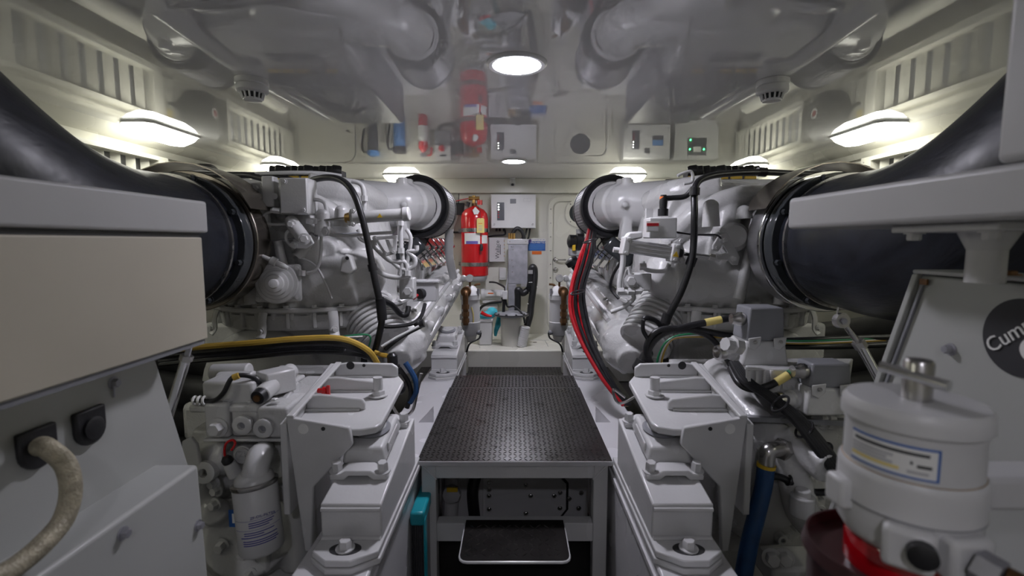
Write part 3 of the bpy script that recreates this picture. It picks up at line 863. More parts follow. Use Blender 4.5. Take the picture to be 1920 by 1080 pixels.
    mb.tube([a0 + Vector((-.085, .10, .12)), a1 + Vector((-.055, 0, .09))], .014, 8, 1); obj('manifold_rib', mb, M['white'], E)
    mb = B(); mb.tube([a0 + Vector((-.125, .12, .03)), a1 + Vector((-.10, 0, .03))], .012, 8, 1); obj('manifold_rib', mb, M['white'], E)
    for k in range(6):
        q = a0.lerp(a1, .1 + .16 * k) + Vector((-.035, 0, .145)); bolt(E, S @ q, S @ Vector((-.4, 0, .9)), .012, .012)
    # exhaust bellows between housing underside and the manifold end
    b0, b1 = Vector((.745, 2.37, -.33)), Vector((.625, 2.27, -.475))
    d = (b1 - b0).normalized()
    for k in range(9):
        mb = B(); mb.torus(b0.lerp(b1, k / 8.0), d, .122, .0085, 40, 8); obj('bellows_ring', mb, M['white'], E)
    mb = B(); mb.cyl(b0, b1, .116, n=32); obj('bellows_core', mb, M['cast'], E)
    # inner dark body under the housing so that nothing is hollow
    mb = B(); mb.box((.80, 2.35, -.76), (1.55, 2.8, -.40)); obj('bell_housing', mb, M['cast'], E, bevel=.02)
    # vertical pipe at far side of the drum and bracket with cut-outs
    mb = B(); mb.tube([A(842, 430, 3.35), A(842, 478, 3.35), A(846, 500, 3.4), A(850, 520, 3.45)], .03, 12); obj('coolant_pipe', mb, M['white'], E)
    return E
EL = engine(-1, 'large white marine diesel engine left of the platform with a disc-shaped diaphragm cover')
ER = engine(1, 'large white marine diesel engine right of the platform with silver actuator cylinder')

# exhaust hoses
def exhaust(s, label):
    S = SM(s)
    X0 = 1.33 if s < 0 else 1.28
    pts = [(X0, 1.96, 0), (X0, 1.78, 0), (X0, 1.55, 0), (X0 + .015, 1.30, .07), (X0 + .055, 1.08, .23), (X0 + .12, .86, .48), (X0 + .19, .72, .74)]
    t = thing('exhaust_hose', label, 'hose', S @ Vector((1.12, 1.4, -.25)), 'black exhaust hoses')
    mb = MB(S); mb.tube(pts, [.236, .252, .258, .260, .260, .260, .260], 48, 10); obj('hose_body', mb, M['hose_wrap'], t)
    mb = MB(S)
    hollow_ring(mb, Vector((X0, 1.955, 0)), (0, -1, 0), .20, .272, .06); obj('hose_clamp', mb, M['glass_dark'], t, bevel=.003)
    mb = MB(S); hollow_ring(mb, Vector((X0, 1.84, 0)), (0, -1, 0), .20, .260, .012); obj('clamp_band', mb, M['steel'], t)
    for k in range(8):
        a = 2 * PI * (k + .4) / 8
        bolt(t, S @ Vector((X0 + .258 * math.cos(a), 1.895, .258 * math.sin(a))), (0, -1, 0), .012, .02, M['glass_dark'])
exhaust(-1, 'thick black exhaust hose rising over the cream enclosure panel')
exhaust(1, 'thick black exhaust hose passing behind the white beam and post')
# ------------------------------------------------------------------ fittings on the left engine
def tubepart(name, pts, r, m, parent, n=10, sub=6):
    return obj(name, MB().tube(pts, r, n, sub), M[m], parent)
def basis(n, up=(0, 0, 1)):
    n = Vector(n).normalized(); u = Vector(up).cross(n).normalized(); return Matrix((u, n.cross(u), n)).transposed()
# control box on the housing
yb_ = 2.06
c = (W(525, 333, yb_) + W(576, 402, yb_)) / 2
wd = W(576, 367, yb_).x - W(522, 367, yb_).x; ht = W(550, 333, yb_).z - W(550, 402, yb_).z
o = obj('control_box', MB().cbox(c + Vector((0, .05, 0)), (wd, .10, ht)), M['white'], EL, bevel=.006)
obj('box_lid', MB().cbox(c + Vector((.004, -.006, 0)), (wd * .93, .012, ht * .97)), M['white'], o, bevel=.004)
for px, py in ((533, 340), (570, 394)):
    bolt(o, W(px, py, yb_ - .012), (0, -1, 0), .009)
o = obj('side_flange', MB().cbox(W(507, 360, yb_ + .03), (.05, .05, .13)), M['white'], EL, bevel=.005)
obj('plug', MB().lathe([(.013, 0), (.013, .006)], W(516, 368, yb_), (0, -1, 0), 16), M['lightgrey'], o)
o = obj('bolt_pad', MB().cbox(W(481, 365, 2.13), (.075, .05, .10)), M['white'], EL, bevel=.008)
for py in (354, 373):
    bolt(o, W(481, py, 2.10), (0, -1, 0), .014, .016)
obj('pipe_elbow', MB().lathe([(.014, 0), (.014, .03), (.009, .032), (.009, .04)], W(526, 396, 2.06), (-1, 0, .1), 6), M['white'], EL)
tubepart('small_pipe', [W(512, 396, 2.07), W(497, 401, 2.07), W(490, 412, 2.08), W(500, 419, 2.08), W(520, 421, 2.09), W(540, 420, 2.1)], .006, 'white', EL, 8)
# selector lever
lv = obj('selector_lever', MB().tube([W(545, 413, 2.08), W(556, 430, 2.05), W(570, 448, 2.04)], [.026, .03, .028], 14, 4), M['white'], EL)
bolt(lv, W(571, 448, 2.01), (.2, -1, 0), .017, .02)
bolt(lv, W(547, 421, 2.03), (.2, -1, 0), .013, .03)
obj('lever_arm', MB().prism([W(562, 447, 2.03), W(580, 440, 2.03), W(588, 456, 2.03), W(575, 467, 2.03), W(552, 466, 2.03), W(545, 458, 2.03)], (0, .014, 0)), M['white'], lv, bevel=.004)
tubepart('lever_loop', [W(548, 430, 2.06), W(538, 436, 2.06), W(537, 450, 2.06), W(547, 462, 2.06)], .007, 'white', lv, 8)
bolt(lv, W(551, 460, 2.02), (0, -1, 0), .011)
# linkage rod and cylinder
cyl_y = 2.1
act = obj('actuator_cylinder', MB().cyl(W(662, 408, cyl_y), W(757, 402, cyl_y), .0265, n=24), M['white'], EL, bevel=.004)
obj('end_cap', MB().cyl(W(755, 402, cyl_y), W(768, 401, cyl_y), .031, n=24), M['white'], act, bevel=.005)
obj('warning_triangle', MB().prism([W(707, 408, cyl_y - .0275), W(717, 408, cyl_y - .0275), W(712, 400, cyl_y - .0275)], (0, -.001, 0)), M['yellow'], act)
obj('rod', MB().cyl(W(598, 414, cyl_y), W(652, 409, cyl_y), .007, n=12), M['chrome'], act)
obj('rod_nut', MB().cyl(W(598, 414, cyl_y), W(605, 413.5, cyl_y), .013, n=6), M['steel'], act)
obj('clevis', MB().cbox(W(586, 415, cyl_y), (.05, .03, .026)), M['white'], act, bevel=.006)
bolt(act, W(583, 415, cyl_y - .016), (0, -1, 0), .009)
o = obj('mount_ear', MB().prism([W(649, 412, cyl_y - .02), W(655, 392, cyl_y - .02), W(663, 390, cyl_y - .02), W(668, 418, cyl_y - .02), W(652, 424, cyl_y - .02)], (0, .03, 0)), M['white'], act, bevel=.005)
obj('gland', MB().cyl(W(648, 409, cyl_y), W(658, 408.5, cyl_y), .02, .026, n=18), M['brass'], act)
for py in (395, 420):
    bolt(act, W(662, py, cyl_y - .02), (0, -1, 0), .008)
# thin painted pipes
for pts, r in (
    ([(583, 375), (597, 375), (608, 380), (612, 393), (613, 412), (613, 425)], .0085),
    ([(613, 425), (620, 440), (660, 442), (700, 438), (735, 436)], .007),
    ([(602, 440), (602, 470), (598, 495), (590, 508), (575, 512)], .007),
    ([(487, 478), (505, 487), (520, 493), (530, 500)], .006),
    ([(560, 483), (580, 490), (597, 505), (612, 535), (622, 560)], .005),
    ([(672, 430), (680, 445), (695, 455), (715, 475), (735, 490), (760, 492), (764, 510)], .012),
    ([(735, 490), (755, 505), (775, 500), (778, 485), (765, 472), (780, 470), (781, 460)], .011),
    ([(751, 420), (752, 460), (755, 490), (750, 515)], .011),
    ([(762, 430), (770, 445), (768, 470), (762, 500)], .009),
    ([(700, 500), (720, 515), (745, 520), (770, 515)], .012),
    ([(690, 455), (676, 448), (672, 440)], .010),
    ([(660, 340), (676, 345), (682, 360), (683, 400)], .011),
):
    yy = 2.12 if pts[0][0] < 640 else 2.2
    tubepart('oil_pipe', [W(a, b, yy) for a, b in pts], r, 'white', EL, 10)
for px, py, yy in ((613, 430, 2.10), (602, 438, 2.10), (566, 512, 2.10), (751, 418, 2.18), (752, 470, 2.19), (764, 512, 2.19), (683, 372, 2.18), (700, 455, 2.18)):
    obj('pipe_nut', MB().cyl(W(px, py - 5, yy), W(px, py + 5, yy), .016, n=6), M['white'], EL)
bolt(EL, W(610, 434, 2.08), (0, -1, 0), .012)
# threaded nozzle
obj('nozzle', MB().lathe([(.008, 0), (.012, .02), (.012, .05), (.018, .052), (.018, .075), (.01, .08), (.007, .12)], W(540, 503, 2.03), (-.8, -.1, .42), 14), M['white'], EL)
# lug with eye
o = obj('lifting_lug', MB().prism([W(636, 510, 2.09), W(640, 483, 2.09), (W(648, 476, 2.09)), W(656, 479, 2.09), W(664, 505, 2.09), W(655, 515, 2.09)], (0, .05, 0)), M['white'], EL, bevel=.007)
obj('eye', MB().lathe([(.008, 0), (.008, .001)], W(651, 484, 2.088), (0, -1, 0), 14), M['dark'], o)
# bracket plate with triangular cut-outs
yb_ = 2.16
for quad in (([(700, 444), (745, 441), (742, 476), (722, 481)], [(708, 450), (738, 447), (736, 470), (724, 474)]),):
    ou, inn = quad
    mb = MB(); mb.frame([W(a, b, yb_) for a, b in ou], [W(a, b, yb_) for a, b in inn], (0, .012, 0)); o = obj('bracket_plate', mb, M['white'], EL, bevel=.002)
    obj('bracket_web', MB().prism([W(722, 449, yb_), W(728, 449, yb_), W(738, 470, yb_), W(730, 472, yb_)], (0, .012, 0)), M['white'], o)
    for px, py in ((722, 476), (738, 472), (703, 447)):
        bolt(o, W(px, py, yb_ - .001), (0, -1, 0), .008)
# valve block with cable box
o = obj('valve_block', MB().cbox(W(765, 540, 2.25), (.068, .07, .10)), M['white'], EL, bevel=.006)
bolt(o, W(765, 546, 2.21), (0, -1, 0), .02, .015)
o = obj('terminal_box', MB().cbox(W(799, 544, 2.42), (.115, .10, .105)), M['lightgrey'], EL, bevel=.004)
obj('cable_gland', MB().cyl(W(786, 551, 2.36), W(792, 550, 2.38), .026, n=16), M['dark'], o)
tubepart('red_wire', [W(783, 553, 2.34), W(779, 556, 2.33), W(775, 560, 2.33)], .008, 'red_cable', o, 8)
obj('lid', MB().cbox(W(802, 527, 2.40), (.12, .08, .006)), M['lightgrey'], o)
# black conduits and cable runs
conduit = [W(575, 344, 2.25), W(592, 336, 2.2), (W(620, 333, 2.12)), W(645, 341, 2.08), W(664, 365, 2.05), W(678, 405, 2.04), W(690, 455, 2.04), W(702, 520, 2.03), W(713, 570, 2.03), W(716, 600, 2.03), W(708, 640, 2.04), W(700, 668, 2.06)]
tubepart('conduit', conduit, .0145, 'cable', EL, 12)
obj('conduit_joint', MB().cyl(W(713, 560, 2.03), W(717, 600, 2.03), .021, n=14), M['cable'], EL)
obj('conduit_joint', MB().cyl(W(697, 495, 2.035), W(700, 508, 2.035), .019, n=14), M['cable'], EL)
tubepart('conduit', [W(716, 562, 2.04), W(735, 572, 2.1), W(750, 588, 2.15), W(762, 590, 2.16), W(766, 575, 2.18)], .013, 'cable', EL)
tubepart('cable', [W(715, 612, 2.05), W(745, 612, 2.1), W(775, 606, 2.15), W(790, 592, 2.2), (W(797, 570, 2.25))], .009, 'cable', EL, 8)
tubepart('cable', [W(722, 655, 2.02), W(752, 632, 2.08), W(790, 612, 2.15)], .009, 'cable', EL, 8)
tubepart('cable', [W(715, 650, 2.0), W(745, 632, 2.04), W(785, 612, 2.1)], .006, 'white', EL, 8)
obj('cable_tie_block', MB().tube([W(780, 604, 2.14), W(786, 608, 2.14), W(795, 606, 2.14)], .018, 10, 3), M['cable'], EL)
for k, (y_, dy, r, m) in enumerate(((1.92, 0, .014, 'cable'), (1.96, 9, .013, 'cable'), (1.99, -7, .012, 'cable'), (1.94, 16, .010, 'cable'), (2.0, 5, .012, 'cable'), (1.9, -10, .012, 'yellow_cable'))):
    tubepart('power_cable', [W(300, 668 + dy, y_), W(380, 660 + dy, y_), W(470, 653 + dy, y_), W(560, 645 + dy, y_), W(640, 645 + dy, y_), W(690, 662 + dy * .5, y_ + .04), W(712, 690, y_ + .1)], r, m, EL, 8)
tubepart('earth_wire', [W(560, 636, 1.97), W(630, 632, 1.97), W(690, 628, 1.99), W(692, 650, 2.0)], .004, 'green_cable', EL, 6)
tubepart('earth_wire', [W(600, 636, 1.96), W(640, 633, 1.96), W(680, 631, 1.98)], .004, 'paper', EL, 6)
for px, py in ((608, 640), (645, 648)):
    obj('cable_tie', MB().torus(W(px, py, 1.94), (1, 0, 0), .024, .003, 20, 6), M['cable'], EL)
obj('plug_connector', MB().lathe([(.012, 0), (.022, .01), (.022, .05), (.030, .052), (.030, .09), (.02, .1)], W(735, 662, 2.0), (.05, 0, -1), 16), M['cable'], EL)
tubepart('cable_sleeve', [W(703, 660, 2.02), W(715, 665, 2.01), W(726, 667, 2.0)], .010, 'yellow_cable', EL, 8)
tubepart('harness', [W(360, 327, 2.3), W(420, 328, 2.27), W(465, 329, 2.25), W(500, 337, 2.2)], .014, 'cable', EL, 10)
tubepart('harness', [W(350, 331, 2.32), W(430, 326, 2.3), W(520, 330, 2.3), W(575, 345, 2.3)], .010, 'cable', EL, 10)
tubepart('top_pipe', [W(470, 327, 2.3), W(540, 324, 2.3), W(600, 325, 2.35), W(640, 330, 2.4)], .010, 'white', EL, 10)
# inboard loose hoses under the manifold
for pts, r, m in (([(748, 690), (765, 715), (770, 740), (763, 765)], .010, 'cable'), ([(760, 680), (778, 710), (780, 735), (768, 755)], .012, 'blue_hose'), ([(735, 760), (750, 780), (772, 772), (782, 735), (790, 700)], .007, 'steel')):
    tubepart('drain_hose', [W(a, b, 1.98) for a, b in pts], r, m, EL, 8)
obj('hose_plug', MB().ball(W(748, 728, 1.95), .028), M['rubber'], EL)

# ------------------------------------------------------------------ fittings on the right engine
ya = 2.06
p0, p1 = W(1172, 461, ya), W(1262, 474, ya)
d = (p1 - p0).normalized()
R = Matrix((d, Vector((0, 1, 0)), d.cross(Vector((0, 1, 0))))).transposed()
L = (p1 - p0).length
act = obj('actuator_body', MB().cbox((p0 + p1) / 2, (L, .06, .058), R), M['alu'], ER, bevel=.006)
for k in (-.016, .002, .018):
    obj('groove', MB().cbox((p0 + p1) / 2 + R @ Vector((0, -.0305, k)), (L * .97, .002, .003), R), M['lightgrey'], act)
for q, w in ((p0, .03), (p1, .034)):
    e = obj('end_plate', MB().cbox(q, (w, .074, .078), R), M['white'], act, bevel=.006)
    for b in (-.028, .028):
        bolt(e, q + R @ Vector((0, -.037, b)), (0, -1, 0), .006, washer=False)
obj('warning_triangle', MB().prism([p1 + R @ Vector((-.012, -.0385, -.016)), p1 + R @ Vector((.014, -.0385, -.016)), p1 + R @ Vector((.001, -.0385, .008))], (0, -.001, 0)), M['yellow'], act)
p2 = W(1338, 482, ya)
obj('rod', MB().cyl(p1, p2, .0085, n=14), M['chrome'], act)
obj('rod_nut', MB().cyl(W(1330, 481, ya), W(1342, 483, ya), .015, n=6), M['steel'], act)
o = obj('mount_ear', MB().prism([W(1262, 452, ya - .01), W(1278, 445, ya - .01), W(1284, 470, ya - .01), W(1282, 492, ya - .01), W(1264, 494, ya - .01)], (0, .04, 0)), M['white'], act, bevel=.006)
obj('gland', MB().cyl(W(1268, 474.5, ya), W(1278, 476, ya), .026, .02, n=18), M['dark'], act)
for px, py in ((1277, 452), (1277, 488)):
    bolt(act, W(px, py, ya - .012), (0, -1, 0), .011)
obj('clevis', MB().tube([W(1340, 482, ya), W(1350, 484, ya)], .016, 12, 1), M['white'], act)
obj('rear_arm', MB().prism([W(1166, 455, ya + .03), W(1180, 435, ya + .03), W(1205, 433, ya + .03), W(1206, 446, ya + .03), W(1190, 450, ya + .03)], (0, .05, 0)), M['white'], act, bevel=.008)
lv = obj('selector_lever', MB().prism([W(1348, 442, ya), W(1364, 436, ya), W(1388, 482, ya), W(1384, 497, ya), W(1374, 497, ya), W(1366, 489, ya), W(1345, 486, ya), W(1345, 478, ya), W(1364, 474, ya), W(1356, 458, ya), W(1347, 472, ya), W(1337, 468, ya), W(1337, 460, ya)], (0, .014, 0)), M['white'], ER, bevel=.003)
for px, py, r in ((1357, 450, .013), (1374, 485, .013), (1346, 482, .010), (1344, 464, .008)):
    bolt(lv, W(px, py, ya - .001), (0, -1, 0), r, r * 1.6)
mb = MB(); mb.lathe([(.066, 0), (.066, .04), (.052, .055), (.05, .075), (.02, .08)], W(1372, 446, ya + .10), (-.25, -1, .1), 24); o = obj('lever_hub', mb, M['white'], ER, bevel=.004)
for a in range(5):
    q = W(1372, 446, ya + .05) + Vector((math.cos(a * 1.26) * .05, -.003, math.sin(a * 1.26) * .05)); bolt(o, q, (-.25, -1, .1), .010)
# sensor box with red label
bx = obj('sensor_box', MB().cbox(W(1237, 428, 2.1), (.118, .10, .088)), M['white'], ER, bevel=.005)
lb = obj('type_label', MB().cbox(W(1224, 425, 2.045), (.056, .002, .045)), M['paper'], bx)
obj('label_bar', MB().cbox(W(1224, 421, 2.043), (.05, .002, .012)), M['red_cable'], lb)
obj('label_print', MB().cbox(W(1224, 429, 2.043), (.048, .002, .016)), M['lightgrey'], lb)
obj('box_fin', MB().cbox(W(1217, 402, 2.14), (.03, .02, .05)), M['white'], bx)
pl = obj('plug_connector', MB().lathe([(.022, 0), (.022, .03), (.016, .032), (.018, .06), (.013, .09)], W(1243, 405, 2.1), (0, 0, 1), 16), M['cable'], bx)
obj('amber_ring', MB().lathe([(.014, 0), (.014, .012)], W(1243, 374, 2.1), (0, 0, 1), 14), M['orange'], pl)
tubepart('conduit', [W(1244, 372, 2.1), W(1262, 371, 2.1), W(1285, 368, 2.09), W(1300, 352, 2.08)], .012, 'cable', ER, 10)
tubepart('conduit', [W(1560, 327, 2.3), W(1500, 326, 2.25), W(1430, 323, 2.2), W(1370, 325, 2.15), W(1325, 332, 2.1), W(1304, 350, 2.07), W(1302, 400, 2.03), W(1301, 450, 2.03), W(1296, 492, 2.02), W(1278, 545, 2.02), W(1258, 585, 2.03), W(1246, 612, 2.05)], .0145, 'cable', ER, 12)
for a, b in (((1303, 352), (1302, 366)), ((1299, 482), (1293, 498)), ((1252, 588), (1247, 606)), ((1420, 322), (1436, 323))):
    obj('conduit_joint', MB().cyl(W(a[0], a[1], 2.04 if a[0] < 1400 else 2.2), W(b[0], b[1], 2.04 if a[0] < 1400 else 2.2), .021, n=14), M['cable'], ER)
tubepart('thin_cable', [W(1262, 434, 2.09), W(1300, 440, 2.08), W(1340, 440, 2.07), W(1352, 447, 2.05)], .004, 'cable', ER, 6)
tubepart('thin_cable', [W(1400, 447, 2.08), W(1425, 452, 2.1), W(1455, 452, 2.1)], .004, 'cable', ER, 6)
for pts, r in (
    ([(1150, 468), (1165, 472), (1168, 490), (1162, 530), (1163, 545)], .013),
    ([(1178, 500), (1182, 520), (1195, 540), (1205, 545)], .011),
    ([(1205, 490), (1210, 505), (1245, 508), (1255, 495)], .010),
    ([(1165, 548), (1185, 548), (1200, 545)], .014),
    ([(1185, 548), (1188, 560), (1170, 575), (1145, 585)], .010),
    ([(1175, 505), (1168, 520), (1166, 545)], .010),
    ([(1270, 330), (1280, 325), (1296, 322), (1298, 340), (1282, 345)], .007),
):
    tubepart('oil_pipe', [W(a, b, 2.18) for a, b in pts], r, 'white', ER, 10)
for px, py in ((1163, 546), (1183, 546), (1196, 545), (1205, 500)):
    obj('pipe_nut', MB().cyl(W(px - 6, py, 2.17), W(px + 6, py, 2.17), .018, n=6), M['white'], ER)
obj('valve_block', MB().cbox(W(1200, 528, 2.22), (.085, .08, .08)), M['white'], ER, bevel=.006)
bolt(ER, W(1183, 527, 2.17), (0, -1, 0), .022, .02)
tubepart('thin_cable', [W(1165, 490, 2.2), W(1150, 515, 2.25), W(1145, 540, 2.28), W(1160, 560, 2.25)], .007, 'cable', ER, 8)
# wiring loom running down from the filter
random.seed(3)
for k in range(9):
    m = ('red_cable', 'cable', 'red_cable', 'cable', 'green_cable', 'red_cable', 'cable', 'yellow_cable', 'cable')[k]
    o_ = (k - 4) * 2.9
    jy = .012 * ((k * 2) % 3)
    tubepart('loom_wire', [W(1112 + o_ * .5, 418, 3.1 + jy), W(1108 + o_ * .6, 445, 2.75 + jy), W(1100 + o_, 480, 2.5 + jy), W(1083 + o_, 540, 2.42 + jy), W(1085 + o_ * 1.2, 590, 2.38 + jy), W(1105 + o_ * .9, 650, 2.3 + jy), W(1140 + o_ * .6, 715, 2.2 + jy), W(1175 + o_ * .5, 760, 2.15 + jy)], .010 if m == 'red_cable' else .0095, m, ER, 8)
for px, py in ((1106, 452), (1093, 505), (1083, 548), (1106, 655)):
    obj('cable_tie', MB().torus(W(px, py, 2.5 if py < 520 else 2.35), (.3, .1, -1), .034, .004, 20, 6), M['cable'], ER)
# sensor plugs by the far wiring frame
o = obj('sensor_bracket', MB().cbox(W(1085, 462, 3.0), (.12, .10, .12)), M['lightgrey'], ER, bevel=.01)
obj('plug_connector', MB().lathe([(.02, 0), (.04, .01), (.04, .05), (.05, .055), (.05, .09)], W(1064, 452, 2.95), (1, .1, -.05), 18), M['cable'], o)
obj('keeper', MB().cbox(W(1076, 458, 2.93), (.02, .02, .08)), M['yellow'], o, bevel=.003)
obj('plug_connector', MB().lathe([(.02, 0), (.04, .01), (.04, .04), (.025, .05), (.025, .12)], W(1068, 485, 2.95), (.6, .1, -.8), 18), M['cable'], o)
# low-voltage loom in front of the bellows
for k, pts in enumerate(([(1398, 592), (1350, 600), (1290, 612), (1245, 625), (1222, 645), (1215, 668), (1228, 700)],
                         [(1225, 690), (1212, 660), (1218, 635), (1240, 618), (1290, 618), (1330, 632), (1360, 668), (1378, 700)],
                         [(1206, 600), (1212, 596), (1230, 602), (1245, 618)],
                         [(1206, 600), (1206, 620), (1216, 640), (1216, 668)],
                         [(1240, 622), (1300, 618), (1360, 628), (1398, 630), (1440, 632)])):
    tubepart('power_cable', [W(a, b, 1.82 if k != 2 else 1.86) for a, b in pts], (.013, .012, .010, .008, .012)[k], 'cable', ER, 10)
tubepart('cable_sleeve', [W(1322, 605, 1.82), W(1352, 599, 1.82)], .0145, 'tag_yellow', ER, 10, 1)
for k, m in enumerate(('green_cable', 'paper', 'yellow_cable')):
    tubepart('earth_wire', [W(1232 + 4 * k, 700, 1.86), W(1234 + 4 * k, 670, 1.85), W(1250 + 3 * k, 640, 1.84), W(1280, 628 + 2 * k, 1.84), W(1340, 626 + 3 * k, 1.86), W(1400, 633 + 2 * k, 1.9), W(1500, 640 + 2 * k, 1.95), W(1660, 634 + 2 * k, 2.0)], .0045, m, ER, 6)
obj('plug_connector', MB().lathe([(.012, 0), (.022, .01), (.022, .05), (.030, .052), (.030, .09), (.02, .1)], W(1218, 655, 1.84), (-.45, 0, -.9), 16), M['cable'], ER)
for k, pts in enumerate(([(1440, 640), (1540, 636), (1680, 632)], [(1420, 650), (1560, 650), (1700, 645)])):
    tubepart('power_cable', [W(a, b, 2.0) for a, b in pts], .012, 'cable', ER, 10)
for pts, r, m in (([(1172, 745), (1150, 730), (1158, 755), (1180, 750), (1205, 730), (1215, 700)], .006, 'steel'), ([(1200, 700), (1190, 720), (1195, 745)], .012, 'cable')):
    tubepart('drain_hose', [W(a, b, 1.98) for a, b in pts], r, m, ER, 8)

for s, E in ((-1, EL), (1, ER)):  # added black tubes stand in for the shade under each engine
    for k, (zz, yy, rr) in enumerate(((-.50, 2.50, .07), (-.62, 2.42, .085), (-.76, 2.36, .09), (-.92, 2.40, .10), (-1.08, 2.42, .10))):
        mb = MB(SM(s)); mb.tube([(.80, yy + .12, zz), (1.1, yy + .02, zz - .01), (1.5, yy, zz), (1.9, yy + .1, zz + .02), (2.3, yy + .3, zz + .04)], rr, 16); obj('shade_fill_tube', mb, M['rubber'], E)
# ------------------------------------------------------------------ gearboxes
GL = thing('gearbox', 'white gearbox with a screw-on oil filter below the left engine', 'gearbox', (-.9, 1.7, FLOOR), 'gearboxes')
gy = 1.50
mb = MB()
mb.hexa([(-1.12, gy + .05, FLOOR + .15), (-.67, gy + .05, FLOOR + .15), (-.67, 2.12, FLOOR + .15), (-1.12, 2.12, FLOOR + .15), (-1.06, gy + .02, -.615), (-.675, gy + .02, -.615), (-.675, 2.12, -.55), (-1.06, 2.12, -.55)])
mb.tube([W(360, 880, gy), W(400, 860, gy), W(440, 850, gy)], .06, 14); mb.tube([W(372, 900, gy), W(380, 960, gy), W(400, 1040, gy)], .06, 14)
mb.cyl(W(470, 1000, gy + .05), W(470, 1000, gy - .02), .15, .13, 28)
mb.cyl(W(560, 860, gy + .05), W(556, 1060, gy + .05), .05, .05, 16)
mb.cyl(W(405, 960, gy + .02), W(405, 960, gy - .05), .045, .04, 18)
obj('gear_case', mb, M['cast'], GL, remesh=.009, smooth=3)
# control block of three bays
zt_, zb_ = W(460, 757, gy - .06).z, W(460, 822, gy - .06).z
xs = [W(382, 790, gy - .06).x, W(428, 790, gy - .06).x, W(481, 790, gy - .06).x, W(540, 790, gy - .06).x]
for i in range(3):
    mb = MB(); mb.box((xs[i] + .001, gy - .06 + .012 * (i == 1), zb_), (xs[i + 1] - .001, gy + .30, zt_ - .006 * i)); o = obj('valve_block', mb, M['cast'], GL, bevel=.010, seg=3)
    q = W((410, 458, 497)[i], (801, 795, 801)[i], gy - .061)
    if i == 0:
        bolt(o, q, (0, -1, 0), .021, .03)
    else:
        obj('plug', MB().lathe([(.030, 0), (.030, .014), (.024, .018), (.012, .018), (.012, .008)], q, (0, -1, 0), 24), M['white'], o)
        obj('hex_socket', MB().lathe([(.0115, 0), (.0115, .0085)], q, (0, -1, 0), 6), M['grey'], o)
obj('top_gasket', MB().box((xs[0] - .004, gy - .064, zb_ - .010), (xs[3] + .004, gy + .3, zb_ - .001)), M['white'], GL, bevel=.003)
zz = zt_
for i, (px, py, L_, r) in enumerate(((398, 698, .13, .028), (410, 714, .12, .030), (400, 725, .10, .028))):
    p_ = W(px, py, gy + .12 - .05 * i); obj('solenoid_valve', MB().cyl(p_, p_ + Vector((L_, .0, .004)), r, n=20), M['white'], GL, bevel=.005)
obj('solenoid_block', MB().cbox(W(445, 728, gy + .02), (.16, .11, .075)), M['white'], GL, bevel=.01)
obj('solenoid_base', MB().cbox(W(450, 750, gy + .04), (.22, .18, .025)), M['cast'], GL, bevel=.008)
o = obj('solenoid_block', MB().cbox(W(518, 714, gy + .06), (.075, .10, .075), Matrix.Rotation(math.radians(-35), 3, 'Z')), M['white'], GL, bevel=.006)
p_ = W(490, 740, gy - .03); q_ = W(512, 722, gy + .03)
obj('pressure_sensor', MB().cyl(p_, q_, .027, n=20), M['white'], GL, bevel=.004)
obj('sensor_cap', MB().cyl(p_ + (p_ - q_).normalized() * .02, p_, .022, .025, n=18), M['rubber'], GL)
obj('sensor_tip', MB().cyl(p_ + (p_ - q_).normalized() * .026, p_ + (p_ - q_).normalized() * .018, .011, n=14), M['bronze'], GL)
obj('solenoid_valve', MB().cyl(W(530, 706, gy + .12), W(548, 694, gy + .17), .028, n=20), M['white'], GL, bevel=.006)
obj('side_cover', MB().prism([W(522, 768, gy - .03), W(560, 715, gy + .12), W(563, 735, gy + .12), W(524, 800, gy - .03)], (-.02, .01, 0)), M['white'], GL, bevel=.004)
tubepart('sensor_cable', [W(360, 750, gy - .02), W(398, 752, gy - .05), W(418, 738, gy - .06), W(432, 712, gy - .05), W(446, 704, gy - .04), W(470, 706, gy - .02), W(486, 718, gy)], .0075, 'cable', GL, 10)
tubepart('cable_sleeve', [W(437, 708, gy - .05), W(448, 704, gy - .045)], .010, 'yellow_cable', GL, 10, 1)
for k in range(3):
    obj('cable_tie', MB().torus(W(366 + 9 * k, 751, gy - .05), (1, 0, .1), .012, .004, 16, 6), M['paper'], GL)
for px, py in ((396, 752), (430, 752), (470, 755), (515, 752), (480, 745)):
    bolt(GL, W(px, py, gy - .03), (0, 0, 1), .010)
# lifting bracket at the left
o = obj('lifting_bracket', MB().prism([W(340, 905, gy - .08), W(340, 828, gy - .08), W(356, 820, gy - .08), W(368, 835, gy - .08), W(378, 885, gy - .08), W(372, 915, gy - .08)], (0, .015, 0)), M['white'], GL, bevel=.004)
obj('ring_boss', MB().lathe([(.034, 0), (.034, .03), (.024, .034), (.014, .034), (.014, .01)], W(393, 880, gy - .05), (0, -1, .1), 22), M['white'], GL)
